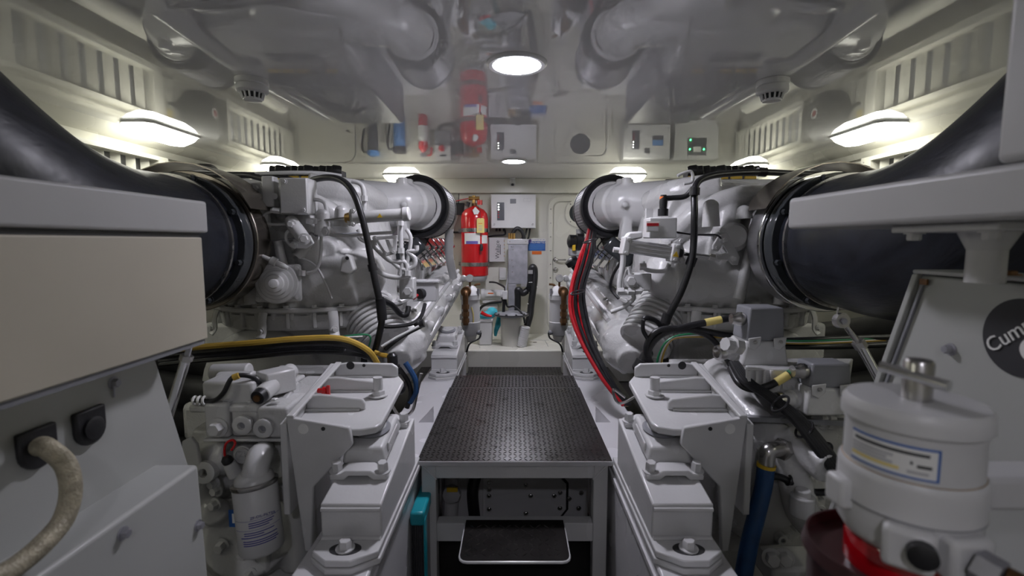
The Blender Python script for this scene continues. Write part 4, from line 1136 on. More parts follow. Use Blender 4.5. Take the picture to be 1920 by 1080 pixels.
# dipstick and casting emblem
tubepart('dipstick_loop', [W(425, 862, gy - .06), W(421, 850, gy - .06), W(424, 832, gy - .07), W(436, 825, gy - .07), W(441, 832, gy - .07), W(434, 844, gy - .07)], .0038, 'red', GL, 8)
obj('dipstick_cap', MB().lathe([(.016, 0), (.016, .012), (.010, .02)], W(428, 866, gy - .06), (-.2, -.4, 1), 18), M['rubber'], GL)
obj('dipstick_tube', MB().cyl(W(429, 868, gy - .06), W(442, 890, gy - .05), .018, .022, n=16), M['white'], GL)
obj('emblem_boss', MB().lathe([(.030, -.08), (.030, .0), (.027, .002)], W(455, 853, gy - .03), (0, -1, 0), 28), M['cast'], GL)
obj('casting_emblem', MB().lathe([(.020, .001), (.026, .001), (.026, .006), (.020, .006)], W(455, 853, gy - .03), (0, -1, 0), 28, closed=True), M['cast'], GL)
lettering('ZF', .026, W(455, 853, gy - .034), (1, 0, 0), (0, 0, 1), M['white'], GL, .002)
# oil filter
fy_ = 1.36
f0, f1 = W(478, 908, fy_), W(492, 1030, fy_ - .02)
d = (f1 - f0).normalized(); n = Vector((0, -1, 0))
hd = obj('filter_head', MB().tube([W(496, 845, gy - .02), W(488, 855, fy_ + .04), W(480, 880, fy_), W(478, 905, fy_)], [.030, .038, .036, .046], 16), M['white'], GL)
obj('filter_neck', MB().lathe([(.055, -.012), (.050, -.03), (.03, -.045)], f0, d, 28), M['white'], GL)
fl = obj('oil_filter', MB().lathe([(.058, 0), (.061, .004), (.061, (f1 - f0).length - .008), (.055, (f1 - f0).length), (.02, (f1 - f0).length + .004)], f0, d, 40), M['plastic_white'], GL)
obj('filter_seam', MB().lathe([(.056, -.012), (.064, -.010), (.064, -.002), (.061, .002), (.056, .002)], f0, d, 40, closed=True), M['steel'], fl)
ud = -d
fq = f0 + d * .5
vdir = Vector((-f0.x, -f0.y, 0)).normalized(); vdir = (vdir - d * vdir.dot(d)).normalized()
sdir = ud.cross(vdir)
lettering('ZF-OIL-FILTER', .0105, f0 + d * .075 + vdir * .0618 + sdir * .012, sdir, ud, M['ink_blue'], fl, .0003)
def wrap_line(off, a0, a1, h, m='ink_blue'):
    mb = MB(); R = []
    for k in range(9):
        a = math.radians(a0 + (a1 - a0) * k / 8)
        dd = vdir * math.cos(a) + sdir * math.sin(a)
        R.append([f0 + d * (off - h / 2) + dd * .0613, f0 + d * (off + h / 2) + dd * .0613, f0 + d * (off + h / 2) + dd * .0617, f0 + d * (off - h / 2) + dd * .0617])
    mb.rings(R); obj('print_line', mb, M[m], fl)
for off, a0, a1, h in ((.0835, -70, 60, .0008), (.090, -25, 40, .0026), (.096, -25, 35, .0026), (.102, -25, 25, .0026), (.110, -70, 60, .0008), (.117, -40, 38, .0026), (.123, -40, 10, .0026), (.130, -50, 45, .0026), (.140, -45, 45, .0026), (.146, -45, 48, .0026), (.152, -45, 40, .0026)):
    wrap_line(off, a0, a1, h)
obj('type_label', MB().cbox(W(443, 972, gy - .085), (.045, .003, .055)), M['blue'], GL)
obj('label_print', MB().cbox(W(444, 972, gy - .088), (.028, .002, .03)), M['paper'], GL)
# side bolts and bottom flange
for px, py in ((403, 905), (405, 945), (396, 975), (408, 918)):
    bolt(GL, W(px, py, gy - .04), (-.3, -1, 0), .015, .02)
o = obj('pump_flange', MB().prism([W(400, 1035, gy - .05), W(450, 1022, gy - .05), W(500, 1030, gy - .05), W(505, 1075, gy - .05), W(440, 1100, gy - .05), W(400, 1080, gy - .05)], (0, .06, 0)), M['white'], GL, bevel=.01)
for px, py in ((417, 1022), (410, 1050), (460, 1035), (470, 1075)):
    bolt(o, W(px, py, gy - .06), (0, -1, 0), .016, .025)
bolt(GL, W(536, 918, gy - .04), (-.2, -1, 0), .03, .03)

GR = thing('gearbox', 'white gearbox with round covers and a blue hose below the right engine', 'gearbox', (.95, 1.7, FLOOR), 'gearboxes')
mb = MB()
mb.hexa([(.69, gy + .10, FLOOR + .15), (1.25, gy + .10, FLOOR + .15), (1.25, 2.12, FLOOR + .15), (.69, 2.12, FLOOR + .15), (.69, gy + .06, -.60), (1.25, gy + .06, -.60), (1.25, 2.12, -.52), (.69, 2.12, -.52)])
c0 = W(1448, 925, gy)
mb.cyl(c0 + Vector((0, .12, 0)), c0, .20, .185, 36)
mb.tube([W(1335, 690, 1.9), W(1370, 735, 1.75), W(1420, 790, 1.6), W(1470, 830, 1.5)], [.05, .05, .05, .055], 16)
mb.tube([W(1480, 820, 1.5), W(1520, 855, 1.42), W(1555, 880, 1.36)], [.05, .045, .05], 16)
mb.tube([W(1470, 850, 1.48), W(1490, 900, 1.45), W(1505, 960, 1.42), W(1540, 1000, 1.40)], [.045, .05, .05, .045], 16)
mb.cyl(W(1500, 880, gy + .1), W(1500, 880, gy), .06, .05, 20)
obj('gear_case', mb, M['cast'], GR, remesh=.009, smooth=3)
for px, py, r in ((1432, 945, .03), (1452, 960, .018), (1500, 985, .022), (1465, 1010, .016), (1535, 955, .018), (1512, 935, .03), (1470, 935, .016)):
    o = obj('boss', MB().lathe([(r * 1.2, -.03), (r * 1.2, .0), (r, .012), (r * .5, .012), (r * .5, .004)], W(px, py, gy - .012), (0, -1, 0), 24), M['cast'], GR)
    obj('boss_hole', MB().lathe([(r * .48, 0), (r * .48, .005)], W(px, py, gy - .012), (0, -1, 0), 16), M['grey'], o)
for k in range(10):
    a = 2 * PI * k / 10; bolt(GR, c0 + Vector((math.cos(a) * .165, -.002, math.sin(a) * .165)), (0, -1, 0), .013, .016)
obj('round_cover', MB().lathe([(.09, 0), (.09, .02), (.075, .03), (.03, .034)], c0 + Vector((.01, -.0, -.02)), (0, -1, 0), 36), M['white'], GR)
o = obj('filler_cap', MB().lathe([(.034, 0), (.034, .06), (.022, .062), (.022, .08)], W(1503, 965, 1.38), (0, 0, 1), 20), M['white'], GR, bevel=.003)
obj('bottom_cover', MB().cbox(W(1490, 1062, 1.42), (.20, .12, .07)), M['white'], GR, bevel=.012)
for px in (1447, 1470):
    bolt(GR, W(px, 1045, 1.37), (-.3, -1, .2), .020, .03)
# blue hose with elbow
el = obj('hose_elbow', MB().tube([W(1470, 842, 1.46), W(1452, 842, 1.44), W(1441, 846, 1.43), W(1438, 860, 1.43), W(1437, 872, 1.43)], .024, 14, 4), M['steel'], GR)
obj('hose_nut', MB().cyl(W(1474, 842, 1.46), W(1464, 842, 1.45), .034, n=6), M['steel'], el)
obj('yellow_ring', MB().cyl(W(1437, 870, 1.43), W(1436, 876, 1.43), .0275, n=20), M['yellow'], el)
tubepart('blue_hose', [W(1436, 873, 1.43), W(1432, 910, 1.42), W(1420, 960, 1.40), W(1405, 1020, 1.38), W(1392, 1090, 1.36)], .0255, 'blue_hose', GR, 16)
tubepart('signal_cable', [W(1404, 990, 1.42), W(1412, 950, 1.42), W(1430, 905, 1.42), W(1455, 893, 1.42), (W(1485, 905, 1.42)), W(1520, 922, 1.42), W(1560, 922, 1.40)], .011, 'cable', GR, 10)
for px, py in ((1478, 900), (1520, 922)):
    obj('cable_tie', MB().torus(W(px, py, 1.42), (1, 0, -.4), .014, .004, 16, 6), M['cable'], GR)
# control unit with heavy-duty connectors on top of the gearbox
U = thing('control_unit', 'white control unit with two grey hooded connectors over the right gearbox', 'control unit', W(1480, 780, 1.55))
cu = obj('unit_case', MB().hexa([W(1398, 730, 1.52), W(1585, 780, 1.52), W(1585, 760, 1.86), W(1398, 715, 1.86), W(1398, 690, 1.52), W(1585, 695, 1.52), W(1600, 672, 1.86), W(1396, 672, 1.86)]), M['white'], U, bevel=.006)
for k in range(4):
    obj('case_rib', MB().cbox(W(1404 + 14 * k, 706, 1.515), (.008, .012, .04)), M['white'], cu)
obj('unit_label', MB().cbox(W(1455, 688, 1.66) + Vector((0, 0, .012)), (.07, .04, .002)), M['paper'], cu)
obj('base_plate', MB().hexa([W(1395, 790, 1.5), W(1600, 800, 1.5), W(1600, 778, 1.86), W(1390, 770, 1.86), W(1395, 782, 1.5), W(1600, 790, 1.5), W(1600, 770, 1.86), W(1390, 762, 1.86)]), M['grey'], U)
def hood(cx, cy, y, w, h, dp, side, big):
    c = W(cx, cy, y)
    x0_, x1_ = c.x - w / 2, c.x + w / 2
    z0_ = c.z
    b = obj('connector_base', MB().hexa([(x0_ - .012, y - .01, z0_ - .085), (x1_ + .012, y - .01, z0_ - .085), (x1_ + .012, y + dp + .01, z0_ - .085), (x0_ - .012, y + dp + .01, z0_ - .085), (x0_, y, z0_), (x1_, y, z0_), (x1_, y + dp, z0_), (x0_, y + dp, z0_)]), M['white'], U, bevel=.008)
    hd_ = obj('connector_hood', MB().hexa([(x0_ + .004, y + .002, z0_), (x1_ - .002, y + .002, z0_), (x1_ - .002, y + dp - .004, z0_), (x0_ + .004, y + dp - .004, z0_), (x0_ + .012, y + .006, z0_ + h), (x1_ - .006, y + .006, z0_ + h), (x1_ - .006, y + dp - .01, z0_ + h), (x0_ + .012, y + dp - .01, z0_ + h)]), M['grey'], U, bevel=.006)
    obj('gland', MB().lathe([(.020, 0), (.024, .008), (.024, .022), (.019, .03), (.019, .045)], (x0_ + .008, y + dp / 2 - .02, z0_ + h * .62), (-1, 0, 0), 20), M['steel'], hd_)
    for k, xx in enumerate((x0_ + w * .18, x1_ - w * .18)):
        l = obj('locking_lever', MB().prism([(xx - .022, y - .012, z0_ + .012), (xx + .022, y - .012, z0_ + .018), (xx + .02, y - .012, z0_ - .01), (xx, y - .012, z0_ - .03), (xx - .02, y - .012, z0_ - .02)], (0, .006, 0)), M['white'], b, bevel=.003)
        bolt(l, (xx, y - .012, z0_), (0, -1, 0), .007, mat=M['steel'], washer=False)
    g = obj('cable_gland', MB().lathe([(.03, 0), (.03, .02), (.024, .024), (.024, .05)], (x0_ - .008, y + dp / 2, z0_ - .05), (-1, -.25, 0), 20), M['white'], b)
    obj('gland_nut', MB().lathe([(.026, 0), (.028, .01), (.026, .024), (.018, .026), (.018, .01)], Vector((x0_ - .008, y + dp / 2, z0_ - .05)) + Vector((-1, -.25, 0)).normalized() * .05, (-1, -.25, 0), 20), M['steel'], b)
hood(1436, 640, 1.62, .135, .115, .12, -1, True)
hood(1558, 728, 1.45, .135, .075, .10, -1, False)
tubepart('power_cable', [W(1516, 690, 1.50), W(1495, 692, 1.50), W(1470, 708, 1.5), W(1440, 724, 1.5), W(1410, 730, 1.52), W(1385, 718, 1.55), W(1370, 690, 1.62)], .0115, 'cable', U, 10)
tubepart('cable_sleeve', [W(1500, 690, 1.5), W(1480, 702, 1.5)], .0135, 'green_cable', U, 10, 1)
tubepart('cable_sleeve', [W(1478, 703, 1.5), W(1455, 717, 1.5)], .0135, 'tag_yellow', U, 10, 1)
for k in range(5):
    tubepart('loom_wire', [W(1370 + 3 * k, 680, 1.6), W(1392 + 4 * k, 715, 1.52), W(1430 + 4 * k, 740, 1.48), W(1480 + 5 * k, 780, 1.43), W(1520 + 6 * k, 830, 1.38), W(1560 + 6 * k, 885, 1.34)], .009, 'cable', U, 8)
for px, py in ((1455, 757), (1500, 805), (1535, 845)):
    obj('cable_tie', MB().torus(W(px + 8, py, 1.42), (1, -.1, -.9), .03, .004, 18, 6), M['cable'], U)
for px, py in ((1482, 730), (1555, 790), (1385, 650)):
    obj('pipe_union', MB().lathe([(.03, 0), (.03, .03), (.022, .032), (.022, .06)], W(px, py, 1.55), (-.8, -.3, .2), 8), M['white'], U)
# ------------------------------------------------------------------ foreground left: generator enclosure
GX = -.74
G = thing('generator_enclosure', 'generator enclosure with cream side panel at the left of the picture', 'enclosure', (-.9, .8, FLOOR), 'generator enclosures')
far = Wx(388, 378, GX); zt_ = Wx(388, 378, GX).z; zb_ = Wx(388, 437, GX).z
near = .18
mb = MB(); mb.box((GX - .27, near, zb_), (GX, far.y, zt_)); obj('top_slab', mb, M['slab'], G, bevel=.006)
mb = MB(); mb.box((GX - .26, near, zb_ - .010), (GX - .012, far.y - .02, zb_ - .0005)); obj('slab_gasket', mb, M['dark'], G)
cx_ = GX - .006
fy2 = Wx(379, 450, cx_).y; z1_ = zb_ - .0105; z0_ = Wx(385, 636, cx_).z
mb = MB(); mb.box((cx_ - .035, near, z0_), (cx_, fy2, z1_)); obj('side_panel', mb, M['cream'], G, bevel=.003)
mb = MB(); mb.box((cx_ - .033, near, z0_ - .012), (cx_ - .006, fy2 - .005, z0_ - .0005)); obj('panel_gasket', mb, M['grey'], G)
lx_ = -.83
a = Wx(290, 668, lx_); b = Wx(345, 845, lx_)
sl = (b.y - a.y) / (b.z - a.z)
def edge_y(z): return a.y + (z - a.z) * sl
zlo = -.60
mb = MB(); mb.prism([(lx_, near, zlo), (lx_, edge_y(zlo), zlo), (lx_, edge_y(z0_ - .013), z0_ - .013), (lx_, near, z0_ - .013)], (-.25, 0, 0)); lp = obj('lower_panel', mb, M['panel'], G, bevel=.004)
bx_ = -.735
q = Wx(372, 870, bx_)
mb = MB(); mb.prism([(bx_, near, FLOOR), (bx_, q.y + .03, FLOOR), (bx_, q.y, q.z), (bx_, near, q.z)], (-.30, 0, 0)); bb = obj('base_box', mb, M['panel'], G, bevel=.008, seg=3)
for px, py, X, par in ((212, 718, lx_, lp), (230, 1000, bx_, bb), (371, 985, bx_, bb)):
    bolt(par, Wx(px, py, X), (1, 0, 0), .009, .012, M['zinc'])
obj('hook_stem', MB().cyl(Wx(213, 722, lx_ + .004), Wx(214, 745, lx_ + .004), .002, n=8), M['zinc'], lp)
for k, (px, py) in enumerate(((162, 798), (63, 838))):
    c = Wx(px, py, lx_)
    w2, h2 = .033, .034
    pts = [(-w2, h2), (w2, h2)] + [(w2 * math.cos(t_), -h2 * .15 - h2 * .95 * math.sin(t_)) for t_ in [PI * i / 10 for i in range(11)]]
    gm = obj('grommet', MB().prism([(lx_ + .0005, c.y + p_[0], c.z + p_[1]) for p_ in pts], (.012, 0, 0)), M['rubber'], G, bevel=.004)
    if k == 0:
        obj('grommet_plug', MB().lathe([(.020, 0), (.022, .005), (.014, .008)], (lx_ + .0125, c.y, c.z - .004), (1, 0, 0), 24), M['rubber'], gm)
    else:
        p0 = Vector((lx_ + .01, c.y, c.z))
        obj('braided_cable', MB().tube([p0, Wx(85, 838, lx_ + .05), Wx(122, 870, lx_ + .07), Wx(133, 920, lx_ + .085), Wx(118, 975, lx_ + .09), Wx(75, 1025, lx_ + .095), Wx(25, 1065, lx_ + .095), Wx(-30, 1095, lx_ + .095)], .0155, 18, 8), M['braid'], G)
# strut beside it
t = thing('gas_strut', 'chrome gas strut slanting down behind the cream enclosure panel', 'strut', W(312, 790, 1.28), 'chrome gas struts')
obj('strut_tube', MB().cyl(W(349, 672, 1.28), W(300, 830, 1.28), .0125, n=20), M['chrome'], t)
obj('strut_rod', MB().cyl(W(362, 628, 1.28), W(349, 672, 1.28), .0075, n=14), M['zinc'], t)
obj('strut_nut', MB().cyl(W(351, 666, 1.28), W(348, 676, 1.28), .0165, n=6), M['steel'], t)

# ------------------------------------------------------------------ foreground right: support frame, generator, fuel separator
FX = .66
S_ = thing('support_frame', 'white beam with upright post and bolted foot at the right edge', 'frame', (.75, .7, -.1))
f_ = Wx(1478, 372, FX); zt2, zb2 = f_.z, Wx(1478, 430, FX).z
obj('beam', MB().box((FX, .2, zb2), (FX + .34, f_.y, zt2)), M['slab'], S_, bevel=.010, seg=3)
py_ = Wx(1860, 320, FX).y
obj('post', MB().box((FX, .40, zt2 + .0005), (FX + .14, py_, CEIL)), M['slab'], S_, bevel=.012, seg=3)
fz = zb2
cc = Vector((.785, W(1845, 470, 1).y, 0)); cy = .80
obj('foot_flange', MB().box((FX + .04, cy - .10, fz - .014), (FX + .26, cy + .10, fz - .0005)), M['white'], S_, bevel=.003)
for px in (-.065, .065):
    for dy_ in (.07, -.07):
        bolt(S_, (.785 + px, cy + dy_, fz - .014), (0, 0, -1), .011, .014)
cab_z = Wx(1720, 512, .83).z
obj('foot_column', MB().cyl((.785, cy, fz - .014), (.785, cy, cab_z - .004), .026, n=24), M['white'], S_)
obj('column_collar', MB().lathe([(.026, -.03), (.04, 0)], (.785, cy, fz - .014), (0, 0, 1), 24), M['white'], S_)
# generator cabinet with round black emblem
K = thing('generator_enclosure', 'white generator cabinet with a round black emblem at right', 'enclosure', (1.0, .8, FLOOR), 'generator enclosures')
KX = .845
ztop = Wx(1722, 516, KX).z
ytop = Wx(1722, 516, KX).y
p_lo = Wx(1648, 720, KX)
slp = (p_lo.y - ytop) / (p_lo.z - ztop)
def ky(z): return ytop + (z - ztop) * slp
zl = -.95
o = obj('cabinet_body', MB().prism([(KX, .18, zl), (KX, ky(zl), zl), (KX, ky(ztop), ztop), (KX, .18, ztop)], (.35, 0, 0)), M['panel'], K, bevel=.004)
obj('edge_strip', MB().prism([(KX - .006, ky(zl) - .022, zl), (KX - .006, ky(zl) - .016, zl), (KX - .006, ky(ztop) - .016, ztop - .012), (KX - .006, ky(ztop) - .022, ztop - .012)], (.0055, 0, 0)), M['grey'], o)
obj('edge_trim', MB().prism([(KX - .012, ky(zl) - .012, zl), (KX - .012, ky(zl) + .002, zl), (KX - .012, ky(ztop) + .002, ztop + .003), (KX - .012, ky(ztop) - .012, ztop + .003)], (.0115, 0, 0)), M['panel'], o, bevel=.002)
obj('top_trim', MB().box((KX - .012, .18, ztop + .0035), (KX + .10, ky(ztop) + .002, ztop + .012)), M['panel'], K, bevel=.003)
obj('corner_clip', MB().cbox((KX - .008, ky(ztop) - .024, ztop - .012), (.004, .018, .012)), M['bronze'], o)
bolt(o, Wx(1783, 655, KX), (-1, 0, 0), .0085, .014, M['zinc'])
bolt(o, Wx(1905, 900, KX), (-1, 0, 0), .012, .016, M['dark'])
bolt(K, Vector((KX + .01, .80 + .03, ztop + .012)), (0, 0, 1), .012, .008, M['bronze'])
ec = Wx(1917, 634, KX)
em = obj('emblem_disc', MB().lathe([(.066, 0), (.066, .0015)], (KX - .0005, ec.y, ec.z), (-1, 0, 0), 48), M['ink'], K)
# the light letter form cut into the disc and the name across it
pts = [(KX - .0022, ec.y + .030 * math.cos(t_) - .030, ec.z + .024 * math.sin(t_) - .016) for t_ in [2 * PI * i / 28 for i in range(28)]]
obj('emblem_letter', MB().prism(pts, (-.0012, 0, 0)), M['paper'], em)
tp = Wx(1852, 652, KX - .0035)
lettering('Cummins', .036, tp, (0, -1, .85), (0, .85, 1), M['paper'], em, .0008, align='LEFT')
t = thing('gas_strut', 'chrome ratchet strut standing beside the right generator cabinet', 'strut', W(1640, 700, 1.35), 'chrome gas struts')
obj('strut_tube', MB().cyl(W(1612, 645, 1.33), W(1650, 715, 1.30), .0125, n=18), M['chrome'], t)
obj('strut_rod', MB().cyl(W(1582, 605, 1.34), W(1616, 652, 1.33), .008, n=14), M['steel'], t)
obj('strut_eye', MB().lathe([(.008, -.009), (.021, -.009), (.021, .009), (.008, .009)], W(1577, 601, 1.34), (.1, -1, .1), 24, closed=True), M['steel'], t)
obj('eye_pin', MB().cyl(W(1577, 601, 1.34) + Vector((0, -.016, 0)), W(1577, 601, 1.34) + Vector((0, .016, 0)), .009, n=6), M['zinc'], t)
obj('strut_pin', MB().cyl(W(1567, 600, 1.345), W(1572, 576, 1.345), .003, n=8), M['steel'], t)
obj('strut_nut', MB().cyl(W(1608, 640, 1.33), W(1616, 652, 1.33), .017, n=6), M['steel'], t)
# fuel water separator
Yf = .52
top = W(1714, 757, Yf)
r = (W(1848, 742, Yf).x - W(1582, 742, Yf).x) / 2 * .85
FS = thing('fuel_separator', 'white fuel water separator with a red bowl and T-handle in the foreground', 'fuel filter', (top.x, top.y, top.z - .30))
z0 = top.z
L = lambda prof, m, nm, par=FS, n=56, **k: obj(nm, MB().lathe(prof, (top.x, top.y, z0), (0, 0, 1), n), m, par, **k)
L([(r * .93, .006), (r * .99, 0), (r, -.006), (r, -.016), (r * .94, -.020), (r * .94, -.024)], M['plastic_white'], 'lid')
bd = L([(r * .93, -.0245), (r * .93, -.066), (r * .985, -.070), (r, -.076), (r, -.108), (r * .97, -.110), (r * .97, -.140), (r * .88, -.150), (r * .80, -.154)], M['plastic_white'], 'filter_body')
L([(r * 1.002, -.1085), (r * 1.002, -.1098)], M['grey'], 'body_seam', bd)
L([(r * .95, -.0665), (r * .95, -.0695)], M['brass'], 'rust_ring', bd)
bw = L([(r * .80, -.155), (r * .84, -.16), (r * .84, -.215), (r * .74, -.25), (r * .3, -.262)], M['bowl_red'], 'bowl')
obj('heat_deflector', MB().lathe([(r * 1.28, -.190), (r * 1.22, -.176), (r * 1.18, -.176), (r * 1.16, -.24), (r * 1.0, -.275)], (top.x - .01, top.y + .01, z0), (0, 0, 1), 48), M['maroon'], FS)
hd = obj('handle_stem', MB().lathe([(.014, .006), (.014, .047), (.012, .050)], (top.x + .002, top.y, z0), (0, 0, 1), 24), M['steel'], FS)
hd_ = Vector((.9, .30, -.15)).normalized()
hc = Vector((top.x + .002, top.y, z0 + .029))
obj('handle_bar', MB().cyl(W(1652, 686, .545), W(1780, 725, .485), .0062, n=16), M['chrome'], FS)
# wrap-around label
def wrap(z0_, z1_, a0, a1, rr, m, nm, par):
    mb = MB(); R = []
    for k in range(25):
        a = math.radians(a0 + (a1 - a0) * k / 24)
        R.append([(top.x + rr * q_ * math.cos(a), top.y + rr * q_ * math.sin(a), z0 + zz) for q_, zz in ((1, z0_), (1, z1_), (1.004, z1_), (1.004, z0_))])
    mb.rings(R); return obj(nm, mb, m, par)
rl = r * .932
lb = wrap(-.062, -.028, 176, 252, rl, M['paper'], 'label', bd)
wrap(-.0305, -.028, 176, 252, rl * 1.004, M['blue'], 'label_border', lb)
wrap(-.062, -.0600, 176, 252, rl * 1.004, M['blue'], 'label_border', lb)
wrap(-.062, -.028, 250, 252, rl * 1.004, M['blue'], 'label_border', lb)
for k, (zz, a0, a1, m) in enumerate(((-.036, 195, 262, 'ink'), (-.042, 192, 235, 'lightgrey'), (-.046, 192, 230, 'lightgrey'), (-.050, 192, 235, 'lightgrey'), (-.0455, 245, 250, 'ink'), (-.048, 250, 264, 'ink'), (-.054, 192, 240, 'tag_yellow'), (-.055, 243, 262, 'lightgrey'))):
    wrap(zz - .0016, zz + .0016, a0 - 15, a1 - 18, rl * 1.004, M[m], 'print_line', lb)
# ports
obj('side_boss', MB().cbox((top.x - r * 1.0, top.y + .01, z0 - .105), (.022, .03, .035)), M['plastic_white'], FS, bevel=.005)
def fport(ang, dist, dz):
    a = math.radians(ang); return Vector((top.x + dist * math.cos(a), top.y + dist * math.sin(a), z0 + dz))
def fdir(ang, dz=0):
    a = math.radians(ang); return Vector((math.cos(a), math.sin(a), dz))
pb = obj('port_block', MB().cbox(fport(233, r * .95, -.132), (.034, .044, .044), Matrix.Rotation(math.radians(233), 3, 'Z')), M['plastic_white'], FS, bevel=.006)
obj('port_plug', MB().lathe([(.013, 0), (.013, .010), (.008, .012)], fport(240, r * .95 + .018, -.128), fdir(236), 16), M['rubber'], pb)
pb2 = obj('port_block', MB().cbox(fport(275, r * .90, -.135), (.036, .046, .045), Matrix.Rotation(math.radians(275), 3, 'Z')), M['plastic_white'], FS, bevel=.006)
obj('pipe_nut', MB().cyl(fport(275, r * .90 + .018, -.135), fport(279, r * .90 + .036, -.138), .017, n=6), M['zinc'], pb2)
obj('brass_fitting', MB().tube([fport(279, r * .9 + .034, -.138), fport(287, r * .9 + .05, -.145), fport(297, r * .9 + .068, -.160), fport(303, r * .9 + .09, -.19)], .014, 14), M['bronze'], FS)
obj('mounting_arm', MB().box((top.x + r * .5, top.y + .005, z0 - .13), (KX - .0005, top.y + .055, z0 - .09)), M['plastic_white'], FS, bevel=.006)
obj('bracket_plate', MB().box((KX - .018, top.y - .05, z0 - .16), (KX - .0005, top.y + .10, z0 - .06)), M['panel'], FS, bevel=.004)
# ------------------------------------------------------------------ rear bulkhead
YW = YR
def rbox(name, px0, py0, px1, py1, y0, y1, m, parent=None, bevel=.004, **k):
    a, b = W(px0, py1, y0), W(px1, py0, y0)
    return obj(name, MB().box((a.x, y0, a.z), (b.x, y1, b.z)), M[m], parent, bevel=bevel, **k)
def mir(py): return 671.4 - py      # pixel row of something seen mirrored in the ceiling
# watertight door with porthole
dx0, dx1 = W(1025, 500, YW).x, W(1143, 500, YW).x
dz1, dz0 = W(1080, 367, YW).z, ledge_z + .03
w_, h_ = dx1 - dx0, dz1 - dz0
cx_, cz_ = (dx0 + dx1) / 2, (dz0 + dz1) / 2
D = obj('door_1', MB().prism([(cx_ + a, YW - .010, cz_ + b) for a, b in rrect(w_, h_, .13, 6)], (0, .0095, 0)), M['wall'], bevel=.003)
tag(D, 'white watertight door with porthole in the rear bulkhead', 'door', None, 'structure')
mb = MB(); mb.frame([(cx_ + a, YW - .030, cz_ + b) for a, b in rrect(w_ - .02, h_ - .02, .12, 6)], [(cx_ + a, YW - .030, cz_ + b) for a, b in rrect(w_ - .13, h_ - .13, .075, 6)], (0, .0195, 0)); obj('door_frame', mb, M['wall'], D, bevel=.006)
mb = MB(); mb.prism([(cx_ + a, YW - .022, cz_ + b) for a, b in rrect(w_ - .15, h_ - .15, .07, 6)], (0, .0115, 0)); lf = obj('door_leaf', mb, M['wall'], D, bevel=.005)
pc = W(1086, mir(272), YW - .03)
obj('porthole_flange', MB().lathe([(.11, 0), (.155, 0), (.155, .010), (.11, .012)], (pc.x, YW - .0225, pc.z), (0, -1, 0), 40, closed=True), M['wall'], lf)
obj('porthole_glass', MB().lathe([(.112, 0), (.112, .006)], (pc.x, YW - .0225, pc.z), (0, -1, 0), 40), M['glass_dark'], lf)
for k in range(4):
    a = PI / 4 + PI / 2 * k; screw(lf, (pc.x + .135 * math.cos(a), YW - .033, pc.z + .135 * math.sin(a)), (0, -1, 0), .007)
for i in range(9):
    z = dz0 + .15 + (h_ - .3) * i / 8
    for x in (dx0 + .04, dx1 - .04):
        screw(D, (x, YW - .030, z), (0, -1, 0), .007)
for py in (487, 506):
    q = W(1042, py, YW - .035)
    rs = obj('handle_rose', MB().lathe([(.028, 0), (.024, .012), (.012, .02)], (q.x, YW - .022, q.z), (0, -1, 0), 20), M['steel'], lf)
    if py == 487:
        obj('handle', MB().tube([(q.x, YW - .03, q.z), (q.x, YW - .07, q.z), (q.x + .03, YW - .075, q.z), (q.x + .11, YW - .075, q.z)], .010, 10, 4), M['steel'], lf)
# plain hatch left
hx0, hx1 = W(565, 400, YW).x, W(670, 400, YW).x
cx_ = (hx0 + hx1) / 2; w_ = hx1 - hx0
H = obj('door_2', MB().prism([(cx_ + a, YW - .006, cz_ + b) for a, b in rrect(w_, h_, .12, 6)], (0, .0055, 0)), M['wall'], bevel=.002)
tag(H, 'plain white hatch with a latch in the left rear bulkhead', 'door', None, 'structure')
pts = rrect(w_ + .008, h_ + .008, .124, 6)
obj('hatch_seal', MB().tube([(cx_ + a, YW - .002, cz_ + b) for a, b in pts + pts[:1]], .004, 6, 1), M['grey'], H)
q = W(657, mir(249), YW); obj('latch', MB().lathe([(.018, 0), (.018, .008), (.008, .01)], (q.x, YW - .006, q.z), (0, -1, 0), 18), M['steel'], H)

# big red fire suppression cylinder
ex, ey = W(890, 450, 5.22).x, 5.22
r = (W(915.5, 450, 5.22).x - W(865, 450, 5.22).x) / 2
zt, zb = W(890, 388, ey).z, W(890, 517, ey).z
t = thing('fire_cylinder', 'big red fire suppression cylinder strapped to the rear bulkhead', 'fire cylinder', (ex, ey, zb - .03))
obj('tank', MB().lathe([(r * .93, zb), (r, zb + .01), (r, zt - .12), (r * .93, zt - .07), (r * .72, zt - .03), (r * .35, zt - .005), (.03, zt + .01)], (ex, ey, 0), (0, 0, 1), 48), M['red'], t)
obj('tank_base', MB().lathe([(r * .70, zb - .06), (r * .88, zb - .035), (r * .925, zb - .001)], (ex, ey, 0), (0, 0, 1), 40), M['lightgrey'], t)
for py in (432, 495):
    zc = W(890, py, ey).z
    b = obj('strap', MB().lathe([(r + .001, zc - .02), (r + .004, zc - .02), (r + .004, zc + .02), (r + .001, zc + .02)], (ex, ey, 0), (0, 0, 1), 48, closed=True), M['steel'], t)
    obj('strap_bar', MB().box((ex - r - .04, ey + r * .6, zc - .02), (ex + r + .006, YW - .001, zc + .02)), M['steel'], b)
vz = W(890, 372, ey).z
obj('valve_neck', MB().lathe([(.035, zt), (.026, zt + .02), (.026, zt + .04)], (ex, ey, 0), (0, 0, 1), 18), M['bronze'], t)
obj('valve_body', MB().cyl((ex - .06, ey, vz), (ex + .055, ey, vz), .022, n=16), M['brass'], t)
obj('valve_stem', MB().cyl((ex - .005, ey, zt + .03), (ex - .005, ey, vz + .03), .018, n=14), M['brass'], t)
obj('pressure_head', MB().cyl((ex + .06, ey - .02, zt + .02), (ex + .06, ey - .02, zt + .07), .028, n=14), M['red'], t)
